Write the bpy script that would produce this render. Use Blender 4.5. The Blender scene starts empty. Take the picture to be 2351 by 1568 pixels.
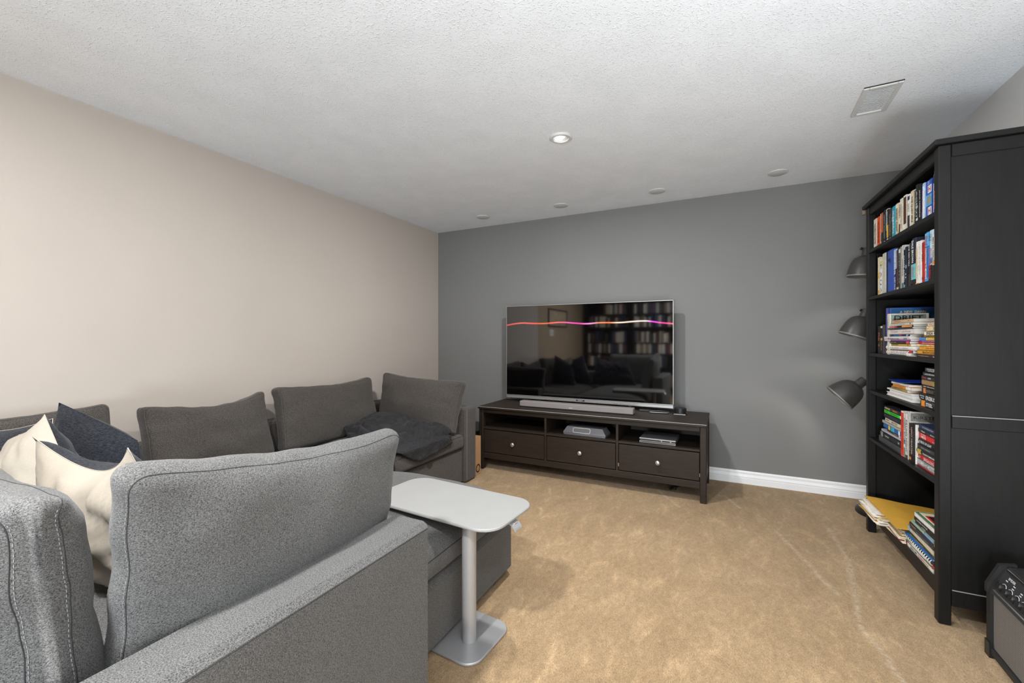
import bpy, bmesh, math, random
from mathutils import Vector, Matrix, noise

# ------------------------------------------------------------------ camera, world, lights, exposure
S = bpy.context.scene
COL = S.collection
R = math.radians
YAW = R(26.663)
cam_d = bpy.data.cameras.new('camera')
cam_d.sensor_width = 36.0
cam_d.lens = 980.0 / 2351.0 * 36.0
cam_d.shift_y = -6.45 / 2351.0
cam_d.clip_start = 0.02
cam = bpy.data.objects.new('camera', cam_d)
COL.objects.link(cam)
cam.location = (0, 0, 1.17)
cam.rotation_euler = (R(90), 0, YAW)
S.camera = cam
S.view_settings.view_transform = 'Standard'
S.view_settings.look = 'None'
S.view_settings.gamma = 1.0
S.view_settings.use_curve_mapping = False
S.view_settings.exposure = 0.42
S.cycles.use_denoising = True
S.cycles.max_bounces = 10
S.cycles.diffuse_bounces = 8
S.cycles.sample_clamp_indirect = 6.0

w = bpy.data.worlds.new('world')
S.world = w
w.use_nodes = True
w.node_tree.nodes['Background'].inputs[0].default_value = (0.9, 0.95, 1.0, 1)
w.node_tree.nodes['Background'].inputs[1].default_value = 0.3


def area(name, loc, rot, size, energy, color=(1, 1, 1), shape='DISK', spread=180):
    d = bpy.data.lights.new(name, 'AREA')
    d.energy = energy
    d.color = color
    d.shape = shape
    d.size = size
    d.spread = R(spread)
    o = bpy.data.objects.new(name, d)
    o.location = loc
    o.rotation_euler = rot
    COL.objects.link(o)
    return o


# photographer's ceiling-bounced flash behind the camera, then two added fill lights
WB = (0.84, 0.935, 1.0)
area('bounce_light', (-0.30, -2.0, 0.80), (R(138), 0, R(-2)), 0.9, 94, WB)
area('bounce_light', (0.85, 0.1, 0.40), (R(146), 0, R(16)), 0.7, 17, WB, spread=130)  # added out of view to brighten the far ceiling
area('frontal_fill', (0.45, -0.9, 1.75), (R(76), 0, R(8)), 0.9, 5, WB)  # added fill aimed straight into the room, not bounced
# added unseen overhead lamps brighten the foreground; then the lit one in view
for lx, ly, le in ((-2.0, -0.1, 6), (-0.95, 0.0, 48), (0.45, -0.1, 10)):
    area('overhead_light', (lx, ly, 2.33), (0, 0, 0), 0.13, le, (0.97, 0.965, 0.95))
area('overhead_light', (-0.877, 2.39, 2.335), (0, 0, 0), 0.085, 26, (0.97, 0.965, 0.95))

XL, XR, YB, YR, ZC = -2.905, 1.160, 3.931, -2.25, 2.362

# ------------------------------------------------------------------ materials
def lin(c):
    c = c / 255.0
    return c / 12.92 if c <= 0.04045 else ((c + 0.055) / 1.055) ** 2.4


def rgb(r, g=None, b=None):
    if isinstance(r, str):
        r, g, b = int(r[0:2], 16), int(r[2:4], 16), int(r[4:6], 16)
    return (lin(r), lin(g), lin(b), 1.0)


class NT:
    def __init__(self, name):
        self.m = bpy.data.materials.new(name)
        self.m.use_nodes = True
        self.t = self.m.node_tree
        self.b = self.t.nodes['Principled BSDF']

    def n(self, typ, **kw):
        nd = self.t.nodes.new(typ)
        for k, v in kw.items():
            if k.startswith('i_'):
                key = k[2:]
                nd.inputs[int(key) if key.isdigit() else key].default_value = v
            else:
                setattr(nd, k, v)
        return nd

    def l(self, a, b):
        self.t.links.new(a, b)

    def coords(self, scale=(1, 1, 1), kind='Object', rot=(0, 0, 0)):
        tc = self.n('ShaderNodeTexCoord')
        mp = self.n('ShaderNodeMapping')
        mp.inputs['Scale'].default_value = scale
        mp.inputs['Rotation'].default_value = rot
        self.l(tc.outputs[kind], mp.inputs['Vector'])
        return mp.outputs[0]

    def noise(self, vec, scale, detail=3, rough=0.55, dist=0.0):
        nd = self.n('ShaderNodeTexNoise')
        nd.inputs['Scale'].default_value = scale
        nd.inputs['Detail'].default_value = detail
        nd.inputs['Roughness'].default_value = rough
        nd.inputs['Distortion'].default_value = dist
        self.l(vec, nd.inputs['Vector'])
        return nd.outputs['Fac']

    def ramp(self, fac, stops, interp='LINEAR'):
        nd = self.n('ShaderNodeValToRGB')
        cr = nd.color_ramp
        cr.interpolation = interp
        while len(cr.elements) < len(stops):
            cr.elements.new(0.5)
        for e, (p, c) in zip(cr.elements, stops):
            e.position = p
            e.color = c
        self.l(fac, nd.inputs[0])
        return nd.outputs[0]

    def mix(self, fac, a, b, mode='MIX'):
        nd = self.n('ShaderNodeMix', data_type='RGBA', blend_type=mode)
        for sock, val in ((nd.inputs[0], fac), (nd.inputs[6], a), (nd.inputs[7], b)):
            if hasattr(val, 'is_output'):
                self.l(val, sock)
            else:
                sock.default_value = val
        return nd.outputs[2]

    def math(self, op, a, b=0.0, c=0.0):
        nd = self.n('ShaderNodeMath', operation=op)
        for sock, val in zip(nd.inputs, (a, b, c)):
            if hasattr(val, 'is_output'):
                self.l(val, sock)
            else:
                sock.default_value = val
        return nd.outputs[0]

    def bump(self, h, strength, dist):
        nd = self.n('ShaderNodeBump')
        nd.inputs['Strength'].default_value = strength
        nd.inputs['Distance'].default_value = dist
        self.l(h, nd.inputs['Height'])
        self.l(nd.outputs[0], self.b.inputs['Normal'])

    def base(self, c):
        if hasattr(c, 'is_output'):
            self.l(c, self.b.inputs['Base Color'])
        else:
            self.b.inputs['Base Color'].default_value = c

    def set(self, **kw):
        for k, v in kw.items():
            self.b.inputs[k.replace('_', ' ')].default_value = v
        return self


def sc(c, f):
    return (c[0] * f, c[1] * f, c[2] * f, 1)


def plain(name, c, rough=0.6, metal=0.0, var=0.06, spec=0.5):
    t = NT(name)
    f = t.noise(t.coords(), 9.0, 3)
    t.base(t.ramp(f, [(0.3, sc(c, 1 - var)), (0.7, sc(c, 1 + var))]))
    t.set(Roughness=rough, Metallic=metal)
    t.b.inputs['Specular IOR Level'].default_value = spec
    return t.m


def wall_paint(name, c):
    t = NT(name)
    v = t.coords()
    f = t.noise(v, 1.3, 2)
    t.base(t.ramp(f, [(0.3, sc(c, 0.975)), (0.7, sc(c, 1.02))]))
    t.set(Roughness=0.75)
    t.b.inputs['Specular IOR Level'].default_value = 0.25
    t.bump(t.noise(v, 260.0, 2), 0.12, 0.001)
    return t.m


def ceiling_paint():
    t = NT('popcorn_ceiling')
    v = t.coords()
    a = t.noise(v, 150.0, 2, 0.5)
    b = t.noise(v, 60.0, 3, 0.6)
    m = t.noise(v, 5.0, 2, 0.5)
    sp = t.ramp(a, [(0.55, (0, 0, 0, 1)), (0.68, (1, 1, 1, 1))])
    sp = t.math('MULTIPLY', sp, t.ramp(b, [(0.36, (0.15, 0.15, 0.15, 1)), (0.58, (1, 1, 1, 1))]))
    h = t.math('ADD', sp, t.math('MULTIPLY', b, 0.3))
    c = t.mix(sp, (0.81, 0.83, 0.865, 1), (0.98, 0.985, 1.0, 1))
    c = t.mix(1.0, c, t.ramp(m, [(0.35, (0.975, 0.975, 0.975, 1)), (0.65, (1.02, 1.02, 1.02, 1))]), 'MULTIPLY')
    t.base(c)
    t.set(Roughness=0.85)
    t.b.inputs['Specular IOR Level'].default_value = 0.15
    t.bump(h, 0.62, 0.004)
    return t.m


TRACKS = [(0.264, 3.065, -0.298, 0.0, 2.40, 3.07), (0.578, 2.90, 0.02, -0.18, 2.22, 3.3), (0.485, 2.18, -0.27, -0.26, 1.60, 2.2), (-0.40, 3.34, -0.65, 0.0, 3.17, 3.46), (-0.02, 3.57, -0.45, 0.0, 3.33, 3.55)]


def carpet_mat():
    t = NT('beige_carpet')
    v = t.coords()
    big = t.noise(v, 1.6, 3, 0.55, 0.5)
    vs = t.coords((1.0, 0.45, 1), rot=(0, 0, R(52)))
    nap = t.noise(vs, 13.0, 6, 0.72, 0.6)
    mid = t.noise(t.coords((1, 0.55, 1), rot=(0, 0, R(-35))), 55.0, 5, 0.75, 0.3)
    fine = t.noise(t.coords((1, 0.5, 1), rot=(0, 0, R(20))), 260.0, 3, 0.75)
    c1 = t.ramp(big, [(0.32, rgb(162, 136, 102)), (0.68, rgb(175, 149, 115))])
    c2 = t.ramp(nap, [(0.34, (0.86, 0.85, 0.84, 1)), (0.52, (0.98, 0.98, 0.98, 1)), (0.60, (1.10, 1.10, 1.11, 1)), (0.70, (1.34, 1.35, 1.37, 1))])
    c3 = t.ramp(mid, [(0.32, (0.84, 0.83, 0.82, 1)), (0.68, (1.15, 1.15, 1.15, 1))])
    c4 = t.ramp(fine, [(0.30, (0.62, 0.60, 0.58, 1)), (0.70, (1.30, 1.30, 1.30, 1))])
    c = t.mix(1.0, c1, c2, 'MULTIPLY')
    c = t.mix(1.0, c, c3, 'MULTIPLY')
    c = t.mix(1.0, c, c4, 'MULTIPLY')
    # tracks pressed into the pile by the vacuum and by moved furniture
    sx = t.n('ShaderNodeSeparateXYZ')
    t.l(v, sx.inputs[0])
    wob = t.noise(v, 2.5, 2)
    wid = t.noise(v, 42.0, 4, 0.8)
    for (x0, y0, k1, k2, ya, yb) in TRACKS:
        dy = t.math('SUBTRACT', sx.outputs[1], y0)
        xc = t.math('ADD', t.math('ADD', x0, t.math('MULTIPLY', dy, k1)), t.math('MULTIPLY', t.math('MULTIPLY', dy, dy), k2))
        xc = t.math('ADD', xc, t.math('MULTIPLY', t.math('SUBTRACT', wob, 0.5), 0.05))
        d = t.math('ABSOLUTE', t.math('SUBTRACT', sx.outputs[0], xc))
        f = t.math('MAXIMUM', t.math('SUBTRACT', 1.0, t.math('DIVIDE', d, 0.022)), 0.0)
        g = t.math('MULTIPLY', t.math('GREATER_THAN', sx.outputs[1], ya), t.math('LESS_THAN', sx.outputs[1], yb))
        f = t.math('MULTIPLY', t.math('MULTIPLY', f, g), t.ramp(wid, [(0.40, (0, 0, 0, 1)), (0.60, (1, 1, 1, 1))]))
        c = t.mix(t.math('MULTIPLY', f, 0.62), c, (0.60, 0.49, 0.365, 1))
    t.base(c)
    t.set(Roughness=0.95)
    t.b.inputs['Specular IOR Level'].default_value = 0.1
    t.b.inputs['Sheen Weight'].default_value = 0.12
    h = t.math('ADD', t.math('MULTIPLY', fine, 0.5), t.math('MULTIPLY', mid, 1.0))
    t.bump(h, 0.8, 0.008)
    return t.m


def fabric(name, dark, light, scale=330.0, stretch=(1, 1, 1), bump=0.35, sheen=0.15, contrast=(0.36, 0.64)):
    t = NT(name)
    v = t.coords(stretch)
    f = t.noise(v, scale, 2, 0.75)
    g = t.noise(t.coords(stretch), scale * 2.1, 1, 0.6)
    mixf = t.math('ADD', t.math('MULTIPLY', f, 0.66), t.math('MULTIPLY', g, 0.34))
    c = t.ramp(mixf, [(contrast[0], dark), (contrast[1], light)])
    big = t.noise(t.coords(), 3.0, 2)
    c = t.mix(1.0, c, t.ramp(big, [(0.3, (0.93, 0.93, 0.93, 1)), (0.7, (1.05, 1.05, 1.05, 1))]), 'MULTIPLY')
    t.base(c)
    t.set(Roughness=0.92)
    t.b.inputs['Specular IOR Level'].default_value = 0.12
    t.b.inputs['Sheen Weight'].default_value = sheen
    t.bump(mixf, bump, 0.002)
    return t.m


def wood(name, c, rough=0.42, axis=(1, 14, 14), spec=0.5, amt=0.25):
    t = NT(name)
    f = t.noise(t.coords(axis), 7.0, 4, 0.6, 0.5)
    t.base(t.ramp(f, [(0.3, sc(c, 1 - amt)), (0.7, sc(c, 1 + amt))]))
    t.set(Roughness=rough)
    t.b.inputs['Specular IOR Level'].default_value = spec
    return t.m


M = {}
M['wall_beige'] = wall_paint('beige_wall_paint', (0.505, 0.449, 0.402, 1))
M['wall_grey'] = wall_paint('grey_wall_paint', (0.205, 0.205, 0.202, 1))
M['wall_light'] = wall_paint('light_grey_wall_paint', (0.62, 0.61, 0.595, 1))
M['wall_tan'] = wall_paint('tan_wall_paint', (0.40, 0.31, 0.22, 1))
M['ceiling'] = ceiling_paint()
M['carpet'] = carpet_mat()
M['white_trim'] = plain('white_trim_paint', (0.84, 0.85, 0.87, 1), 0.4, var=0.02)
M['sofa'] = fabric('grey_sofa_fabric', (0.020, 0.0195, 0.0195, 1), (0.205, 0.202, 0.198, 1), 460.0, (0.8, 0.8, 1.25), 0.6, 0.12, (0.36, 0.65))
M['sofa_dim'] = fabric('dimmed_sofa_fabric', (0.018, 0.016, 0.0142, 1), (0.133, 0.118, 0.106, 1), 400.0, (0.75, 0.75, 1.35), 0.4, 0.15, (0.38, 0.63))  # same sofa fabric, darkened and warmed to imitate the dimmer far light
M['seam'] = plain('dark_seam_thread', (0.03, 0.03, 0.032, 1), 0.9)
M['stitch'] = plain('pale_stitch_thread', (0.26, 0.26, 0.27, 1), 0.9)
M['navy'] = fabric('navy_denim_fabric', (0.006, 0.007, 0.010, 1), (0.044, 0.048, 0.060, 1), 260.0, (0.35, 0.35, 1.6), 0.4, 0.1)
M['cream'] = fabric('cream_cotton_fabric', (0.42, 0.37, 0.305, 1), (0.49, 0.435, 0.365, 1), 420.0, (1, 1, 1), 0.08, 0.1)
M['bookcase'] = wood('black_brown_bookcase_stain', (0.0080, 0.0076, 0.0074, 1), 0.45, (14, 14, 1), 0.28)
M['stand'] = wood('dark_brown_stand_stain', (0.0235, 0.0160, 0.0110, 1), 0.5, (1, 14, 14), 0.28)
M['edge'] = plain('worn_pale_edge', (0.30, 0.29, 0.28, 1), 0.5)
M['table_top'] = plain('pale_grey_powder_coat', (0.315, 0.315, 0.308, 1), 0.42, var=0.02)
M['table_metal'] = plain('grey_metal_paint', (0.40, 0.40, 0.41, 1), 0.35, 0.35, var=0.02)
M['silver'] = plain('brushed_silver', (0.42, 0.41, 0.40, 1), 0.4, 0.6, var=0.03)
M['knob'] = plain('satin_nickel', (0.66, 0.66, 0.66, 1), 0.28, 0.9, var=0.02)
M['soundbar'] = fabric('grey_mesh_cloth', (0.20, 0.18, 0.175, 1), (0.27, 0.245, 0.24, 1), 900.0, (1, 1, 1), 0.1, 0.0)
M['black'] = plain('black_plastic', (0.012, 0.012, 0.013, 1), 0.4)
M['black_gloss'] = plain('black_gloss_plastic', (0.008, 0.008, 0.009, 1), 0.12)
M['grey_plastic'] = plain('grey_plastic', (0.13, 0.13, 0.145, 1), 0.4)
M['lamp_grey'] = plain('dark_grey_lamp_enamel', (0.050, 0.047, 0.044, 1), 0.38)
M['lamp_rim'] = plain('lamp_rim_grey', (0.20, 0.19, 0.18, 1), 0.45)
M['card'] = plain('brown_cardboard', (0.50, 0.29, 0.14, 1), 0.8, var=0.05)
M['plate'] = plain('grey_white_plate', (0.60, 0.60, 0.59, 1), 0.5, var=0.02)
M['vent_back'] = plain('grey_duct', (0.16, 0.16, 0.16, 1), 0.6)
M['pole_tan'] = plain('tan_pole_end', (0.27, 0.22, 0.17, 1), 0.5)
M['card_dark'] = plain('cardboard_black_print', (0.03, 0.02, 0.015, 1), 0.8)
M['tolex'] = plain('black_vinyl_cover', (0.014, 0.014, 0.014, 1), 0.55)
M['panel'] = plain('dark_control_panel', (0.030, 0.029, 0.032, 1), 0.4)
M['print_white'] = plain('white_print', (0.72, 0.72, 0.72, 1), 0.6, var=0.02)
M['paper'] = plain('white_paper', (0.74, 0.71, 0.65, 1), 0.8, var=0.04)
M['manila'] = plain('manila_envelope_paper', (0.66, 0.36, 0.045, 1), 0.6, var=0.09)


def pages_mat(name, c):
    t = NT(name)
    f = t.noise(t.coords((1, 1, 1)), 700.0, 1)
    t.base(t.ramp(f, [(0.35, sc(c, 0.82)), (0.65, c)]))
    t.set(Roughness=0.85)
    return t.m


M['pages'] = pages_mat('white_book_pages', (0.78, 0.75, 0.69, 1))
M['pages_c'] = pages_mat('cream_book_pages', (0.70, 0.58, 0.40, 1))


def fur_mat():
    t = NT('black_faux_fur')
    v = t.coords((1, 1, 1))
    f = t.noise(v, 60.0, 4, 0.7, 0.8)
    g = t.noise(v, 9.0, 3)
    c = t.ramp(f, [(0.3, (0.003, 0.003, 0.004, 1)), (0.75, (0.017, 0.0155, 0.018, 1))])
    c = t.mix(1.0, c, t.ramp(g, [(0.3, (0.7, 0.7, 0.7, 1)), (0.7, (1.3, 1.3, 1.3, 1))]), 'MULTIPLY')
    t.base(c)
    t.set(Roughness=0.7)
    t.b.inputs['Sheen Weight'].default_value = 0.14
    t.b.inputs['Sheen Roughness'].default_value = 0.35
    t.b.inputs['Sheen Tint'].default_value = (0.5, 0.48, 0.55, 1)
    t.bump(f, 0.9, 0.010)
    return t.m


M['fur'] = fur_mat()


def grille_mat():
    t = NT('woven_speaker_cloth')
    v = t.coords()
    s = t.n('ShaderNodeSeparateXYZ')
    t.l(v, s.inputs[0])
    a = t.math('SINE', t.math('MULTIPLY', s.outputs[1], 2050.0))
    b = t.math('SINE', t.math('MULTIPLY', s.outputs[2], 1150.0))
    f = t.math('MULTIPLY', t.math('ADD', a, 1.0), t.math('ADD', b, 1.0))
    t.base(t.ramp(t.math('MULTIPLY', f, 0.25), [(0.12, (0.015, 0.013, 0.013, 1)), (0.5, (0.48, 0.45, 0.42, 1))]))
    t.set(Roughness=0.7)
    t.bump(f, 0.4, 0.002)
    return t.m


M['grille'] = grille_mat()


def emit(name, c, s):
    t = NT(name)
    t.base((0, 0, 0, 1))
    t.b.inputs['Emission Color'].default_value = c
    t.b.inputs['Emission Strength'].default_value = s
    return t.m


M['lamp_glow'] = emit('lit_lamp_lens', (1.0, 0.95, 0.88, 1), 6.0)


def screen_mat():
    """Glossy dark panel showing one thin wavy coloured line (the picture on the screen)."""
    t = NT('television_panel')
    tc = t.n('ShaderNodeTexCoord')
    s = t.n('ShaderNodeSeparateXYZ')
    t.l(tc.outputs['Generated'], s.inputs[0])
    x, z = s.outputs[0], s.outputs[2]
    fc = t.n('ShaderNodeFloatCurve')
    cv = fc.mapping.curves[0]
    pts = [(0.0, 1.303), (0.109, 1.3225), (0.168, 1.318), (0.261, 1.315), (0.372, 1.323), (0.446, 1.314), (0.524, 1.306),
           (0.6, 1.313), (0.723, 1.312), (0.782, 1.318), (0.851, 1.322), (0.885, 1.318), (0.929, 1.307), (1.0, 1.295)]
    z0, z1 = 0.622, 1.487
    pn = [(px, (pz - z0) / (z1 - z0)) for px, pz in pts]
    while len(cv.points) < len(pn):
        cv.points.new(0.5, 0.5)
    for p, q in zip(cv.points, pn):
        p.location = q
    fc.mapping.update()
    t.l(x, fc.inputs['Value'])
    d = t.math('ABSOLUTE', t.math('SUBTRACT', z, fc.outputs[0]))
    core = t.math('SUBTRACT', 1.0, t.math('DIVIDE', d, 0.0125))
    core = t.math('MAXIMUM', core, 0.0)
    core = t.math('POWER', core, 1.6)
    c = t.ramp(x, [(0.0, (0.55, 0.03, 0.02, 1)), (0.10, (0.9, 0.10, 0.08, 1)), (0.22, (1.0, 0.05, 0.03, 1)), (0.25, (0.55, 0.16, 0.03, 1)),
                   (0.31, (1.0, 0.10, 0.08, 1)), (0.38, (1.0, 0.08, 0.16, 1)), (0.41, (1.0, 0.08, 0.45, 1)), (0.48, (1.0, 0.05, 0.40, 1)),
                   (0.55, (0.85, 0.35, 0.75, 1)), (0.60, (1.0, 0.22, 0.08, 1)), (0.66, (1.0, 0.18, 0.05, 1)), (0.71, (1.0, 0.75, 0.55, 1)),
                   (0.80, (1.0, 0.72, 0.60, 1)), (0.86, (0.9, 0.72, 0.65, 1)), (0.89, (0.9, 0.08, 0.75, 1)), (0.95, (1.0, 0.04, 0.30, 1)), (1.0, (1.0, 0.12, 0.20, 1))])
    t.base((0.0015, 0.0013, 0.0015, 1))
    t.set(Roughness=0.045, IOR=2.02)
    t.l(c, t.b.inputs['Emission Color'])
    t.l(t.math('MULTIPLY', core, 1.3), t.b.inputs['Emission Strength'])
    return t.m


M['screen'] = screen_mat()

_cm = {}


def cmat(hexs, rough=0.5):
    k = (hexs, rough)
    if k not in _cm:
        c = rgb(hexs)
        t = NT('print_' + hexs)
        f = t.noise(t.coords((1, 1, 1)), 60.0, 3)
        t.base(t.ramp(f, [(0.3, sc(c, 0.85)), (0.7, sc(c, 1.1))]))
        t.set(Roughness=rough)
        _cm[k] = t.m
    return _cm[k]


# ------------------------------------------------------------------ mesh helpers
class MB:
    def __init__(self):
        self.v, self.f, self.mi, self.cur = [], [], [], 0

    def add(self, vs, fs):
        o = len(self.v)
        self.v += [tuple(p) for p in vs]
        self.f += [tuple(i + o for i in q) for q in fs]
        self.mi += [self.cur] * len(fs)
        return self

    def box(self, x0, x1, y0, y1, z0, z1, r=0.0):
        if x0 > x1: x0, x1 = x1, x0
        if y0 > y1: y0, y1 = y1, y0
        if z0 > z1: z0, z1 = z1, z0
        r = min(r, (x1 - x0) * .45, (y1 - y0) * .45, (z1 - z0) * .45)
        if r <= 0:
            vs = [(x, y, z) for x in (x0, x1) for y in (y0, y1) for z in (z0, z1)]
            return self.add(vs, [(0, 1, 3, 2), (4, 6, 7, 5), (0, 4, 5, 1), (2, 3, 7, 6), (0, 2, 6, 4), (1, 5, 7, 3)])
        cs = ((x0, x1), (y0, y1), (z0, z1))
        vs, idx = [], {}
        for a in (0, 1):
            for b in (0, 1):
                for c in (0, 1):
                    for ax in range(3):
                        p = []
                        for k, s in enumerate((a, b, c)):
                            val = cs[k][s]
                            if k != ax:
                                val += r if s == 0 else -r
                            p.append(val)
                        idx[(a, b, c, ax)] = len(vs)
                        vs.append(p)
        fs = []
        for ax in range(3):
            o1, o2 = [k for k in range(3) if k != ax]
            for s in (0, 1):
                q = []
                for (i, j) in ((0, 0), (1, 0), (1, 1), (0, 1)):
                    t = [0, 0, 0]
                    t[ax] = s; t[o1] = i; t[o2] = j
                    q.append(idx[(t[0], t[1], t[2], ax)])
                fs.append(q)
            for i in (0, 1):
                for j in (0, 1):
                    t0 = [0, 0, 0]; t0[o1] = i; t0[o2] = j
                    t1 = list(t0); t1[ax] = 1
                    fs.append([idx[(*t0, o1)], idx[(*t1, o1)], idx[(*t1, o2)], idx[(*t0, o2)]])
        for a in (0, 1):
            for b in (0, 1):
                for c in (0, 1):
                    fs.append([idx[(a, b, c, k)] for k in range(3)])
        return self.add(vs, fs)

    def prism(self, poly, z0, z1, r=0.0):
        n = len(poly)
        if r > 0:
            cx = sum(p[0] for p in poly) / n; cy = sum(p[1] for p in poly) / n
            def ins(p):
                d = math.hypot(p[0] - cx, p[1] - cy)
                k = max(0, (d - r) / d)
                return (cx + (p[0] - cx) * k, cy + (p[1] - cy) * k)
            rings = [([ins(p) for p in poly], z0), (poly, z0 + r), (poly, z1 - r), ([ins(p) for p in poly], z1)]
        else:
            rings = [(poly, z0), (poly, z1)]
        vs = [(p[0], p[1], z) for ring, z in rings for p in ring]
        fs = [tuple(range(n))[::-1], tuple(range(n * (len(rings) - 1), n * len(rings)))]
        for k in range(len(rings) - 1):
            for i in range(n):
                j = (i + 1) % n
                fs.append((k * n + i, k * n + j, (k + 1) * n + j, (k + 1) * n + i))
        return self.add(vs, fs)

    def lathe(self, prof, n=28, mat=None):
        """prof: (radius, z) along z; closed by zero radii."""
        mat = mat or Matrix.Identity(4)
        vs, fs = [], []
        for r_, z in prof:
            for k in range(n):
                a = 2 * math.pi * k / n
                vs.append(mat @ Vector((r_ * math.cos(a), r_ * math.sin(a), z)))
        for i in range(len(prof) - 1):
            for k in range(n):
                j = (k + 1) % n
                fs.append((i * n + k, i * n + j, (i + 1) * n + j, (i + 1) * n + k))
        if prof[0][0] > 1e-6: fs.append(tuple(range(n))[::-1])
        if prof[-1][0] > 1e-6: fs.append(tuple(range(n * (len(prof) - 1), n * len(prof))))
        return self.add(vs, fs)

    def tube(self, pts, r, n=8, closed=False):
        pts = [Vector(p) for p in pts]
        m = len(pts)
        vs, fs = [], []
        up = None
        for i, p in enumerate(pts):
            if closed:
                t = pts[(i + 1) % m] - pts[i - 1]
            else:
                t = pts[min(i + 1, m - 1)] - pts[max(i - 1, 0)]
            t = t.normalized() if t.length > 1e-9 else Vector((0, 0, 1))
            if up is None:
                up = Vector((0, 0, 1)) if abs(t.z) < 0.9 else Vector((1, 0, 0))
            a = t.cross(up)
            a = a.normalized() if a.length > 1e-6 else t.orthogonal().normalized()
            b = a.cross(t).normalized()
            up = b
            for k in range(n):
                an = 2 * math.pi * k / n
                vs.append(p + (a * math.cos(an) + b * math.sin(an)) * r)
        for i in range(m if closed else m - 1):
            i2 = (i + 1) % m
            for k in range(n):
                j = (k + 1) % n
                fs.append((i * n + k, i * n + j, i2 * n + j, i2 * n + k))
        if not closed:
            fs.append(tuple(range(n))[::-1])
            fs.append(tuple(range(n * (m - 1), n * m)))
        return self.add(vs, fs)

    def mesh(self, name, mats, smooth=False):
        me = bpy.data.meshes.new(name)
        me.from_pydata(self.v, [], self.f)
        for m in (mats if isinstance(mats, (list, tuple)) else [mats]):
            me.materials.append(m)
        if any(self.mi):
            me.polygons.foreach_set('material_index', self.mi)
        bm = bmesh.new()
        bm.from_mesh(me)
        bmesh.ops.recalc_face_normals(bm, faces=bm.faces)
        bm.to_mesh(me)
        bm.free()
        if smooth is True:
            me.polygons.foreach_set('use_smooth', [True] * len(me.polygons))
        elif smooth:
            me.polygons.foreach_set('use_smooth', [True] * len(me.polygons))
            me.set_sharp_from_angle(angle=R(smooth))
        me.update()
        return me

    def obj(self, name, mats, parent=None, smooth=False, loc=(0, 0, 0), rotz=0.0):
        o = bpy.data.objects.new(name, self.mesh(name, mats, smooth))
        COL.objects.link(o)
        o.location = loc
        o.rotation_euler = (0, 0, rotz)
        if parent is not None:
            o.parent = parent
        return o

    def world(self, name, mats, origin, parent=None, smooth=False):
        """vertices given in world space; the object's origin goes to `origin`."""
        ox, oy, oz = origin
        self.v = [(a - ox, b - oy, c - oz) for a, b, c in self.v]
        return self.obj(name, mats, parent, smooth, (0, 0, 0) if parent is not None else origin)


def tag(o, label, cat, group=None, kind=None):
    o['label'] = label
    o['category'] = cat
    if group: o['group'] = group
    if kind: o['kind'] = kind
    return o


def empty(name, loc, label, cat, group=None, rotz=0.0):
    o = bpy.data.objects.new(name, None)
    COL.objects.link(o)
    o.location = loc
    o.rotation_euler = (0, 0, rotz)
    o.empty_display_size = 0.1
    return tag(o, label, cat, group)


def structure(o):
    o['kind'] = 'structure'
    return o


def copy_tree(o, parent=None):
    c = o.copy()
    COL.objects.link(c)
    if parent is not None:
        c.parent = parent
    for ch in list(o.children):
        copy_tree(ch, c)
    return c


_tx = {}


def text_verts(s):
    if s not in _tx:
        cu = bpy.data.curves.new('lettering', 'FONT')
        cu.body = s
        cu.resolution_u = 2
        cu.offset = 0.012
        ob = bpy.data.objects.new('lettering', cu)
        me = bpy.data.meshes.new_from_object(ob)
        vs = [tuple(v.co) for v in me.vertices]
        fs = [tuple(p.vertices) for p in me.polygons]
        x0 = min(v[0] for v in vs); x1 = max(v[0] for v in vs)
        y0 = min(v[1] for v in vs); y1 = max(v[1] for v in vs)
        vs = [((v[0] - x0) / (x1 - x0) - .5, (v[1] - y0) / (y1 - y0) - .5) for v in vs]
        _tx[s] = (vs, fs)
        bpy.data.objects.remove(ob)
        bpy.data.meshes.remove(me)
    return _tx[s]


def text_obj(s, center, du, dv, wid, hgt, mat, parent, name='lettering'):
    """flat lettering centred at `center`, running along du, letters standing along dv."""
    vs, fs = text_verts(s)
    c, du, dv = Vector(center), Vector(du), Vector(dv)
    b = MB()
    b.add([c + du * (x * wid) + dv * (y * hgt) for x, y in vs], fs)
    me = bpy.data.meshes.new(name)
    me.from_pydata(b.v, [], b.f)
    me.materials.append(mat)
    o = bpy.data.objects.new(name, me)
    COL.objects.link(o)
    o.parent = parent
    return o


def rrect(x0, x1, y0, y1, r, n=8):
    out = []
    for cx, cy, a0 in ((x1 - r, y1 - r, 0), (x0 + r, y1 - r, 90), (x0 + r, y0 + r, 180), (x1 - r, y0 + r, 270)):
        for k in range(n + 1):
            a = R(a0 + 90 * k / n)
            out.append((cx + r * math.cos(a), cy + r * math.sin(a)))
    return out


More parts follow.
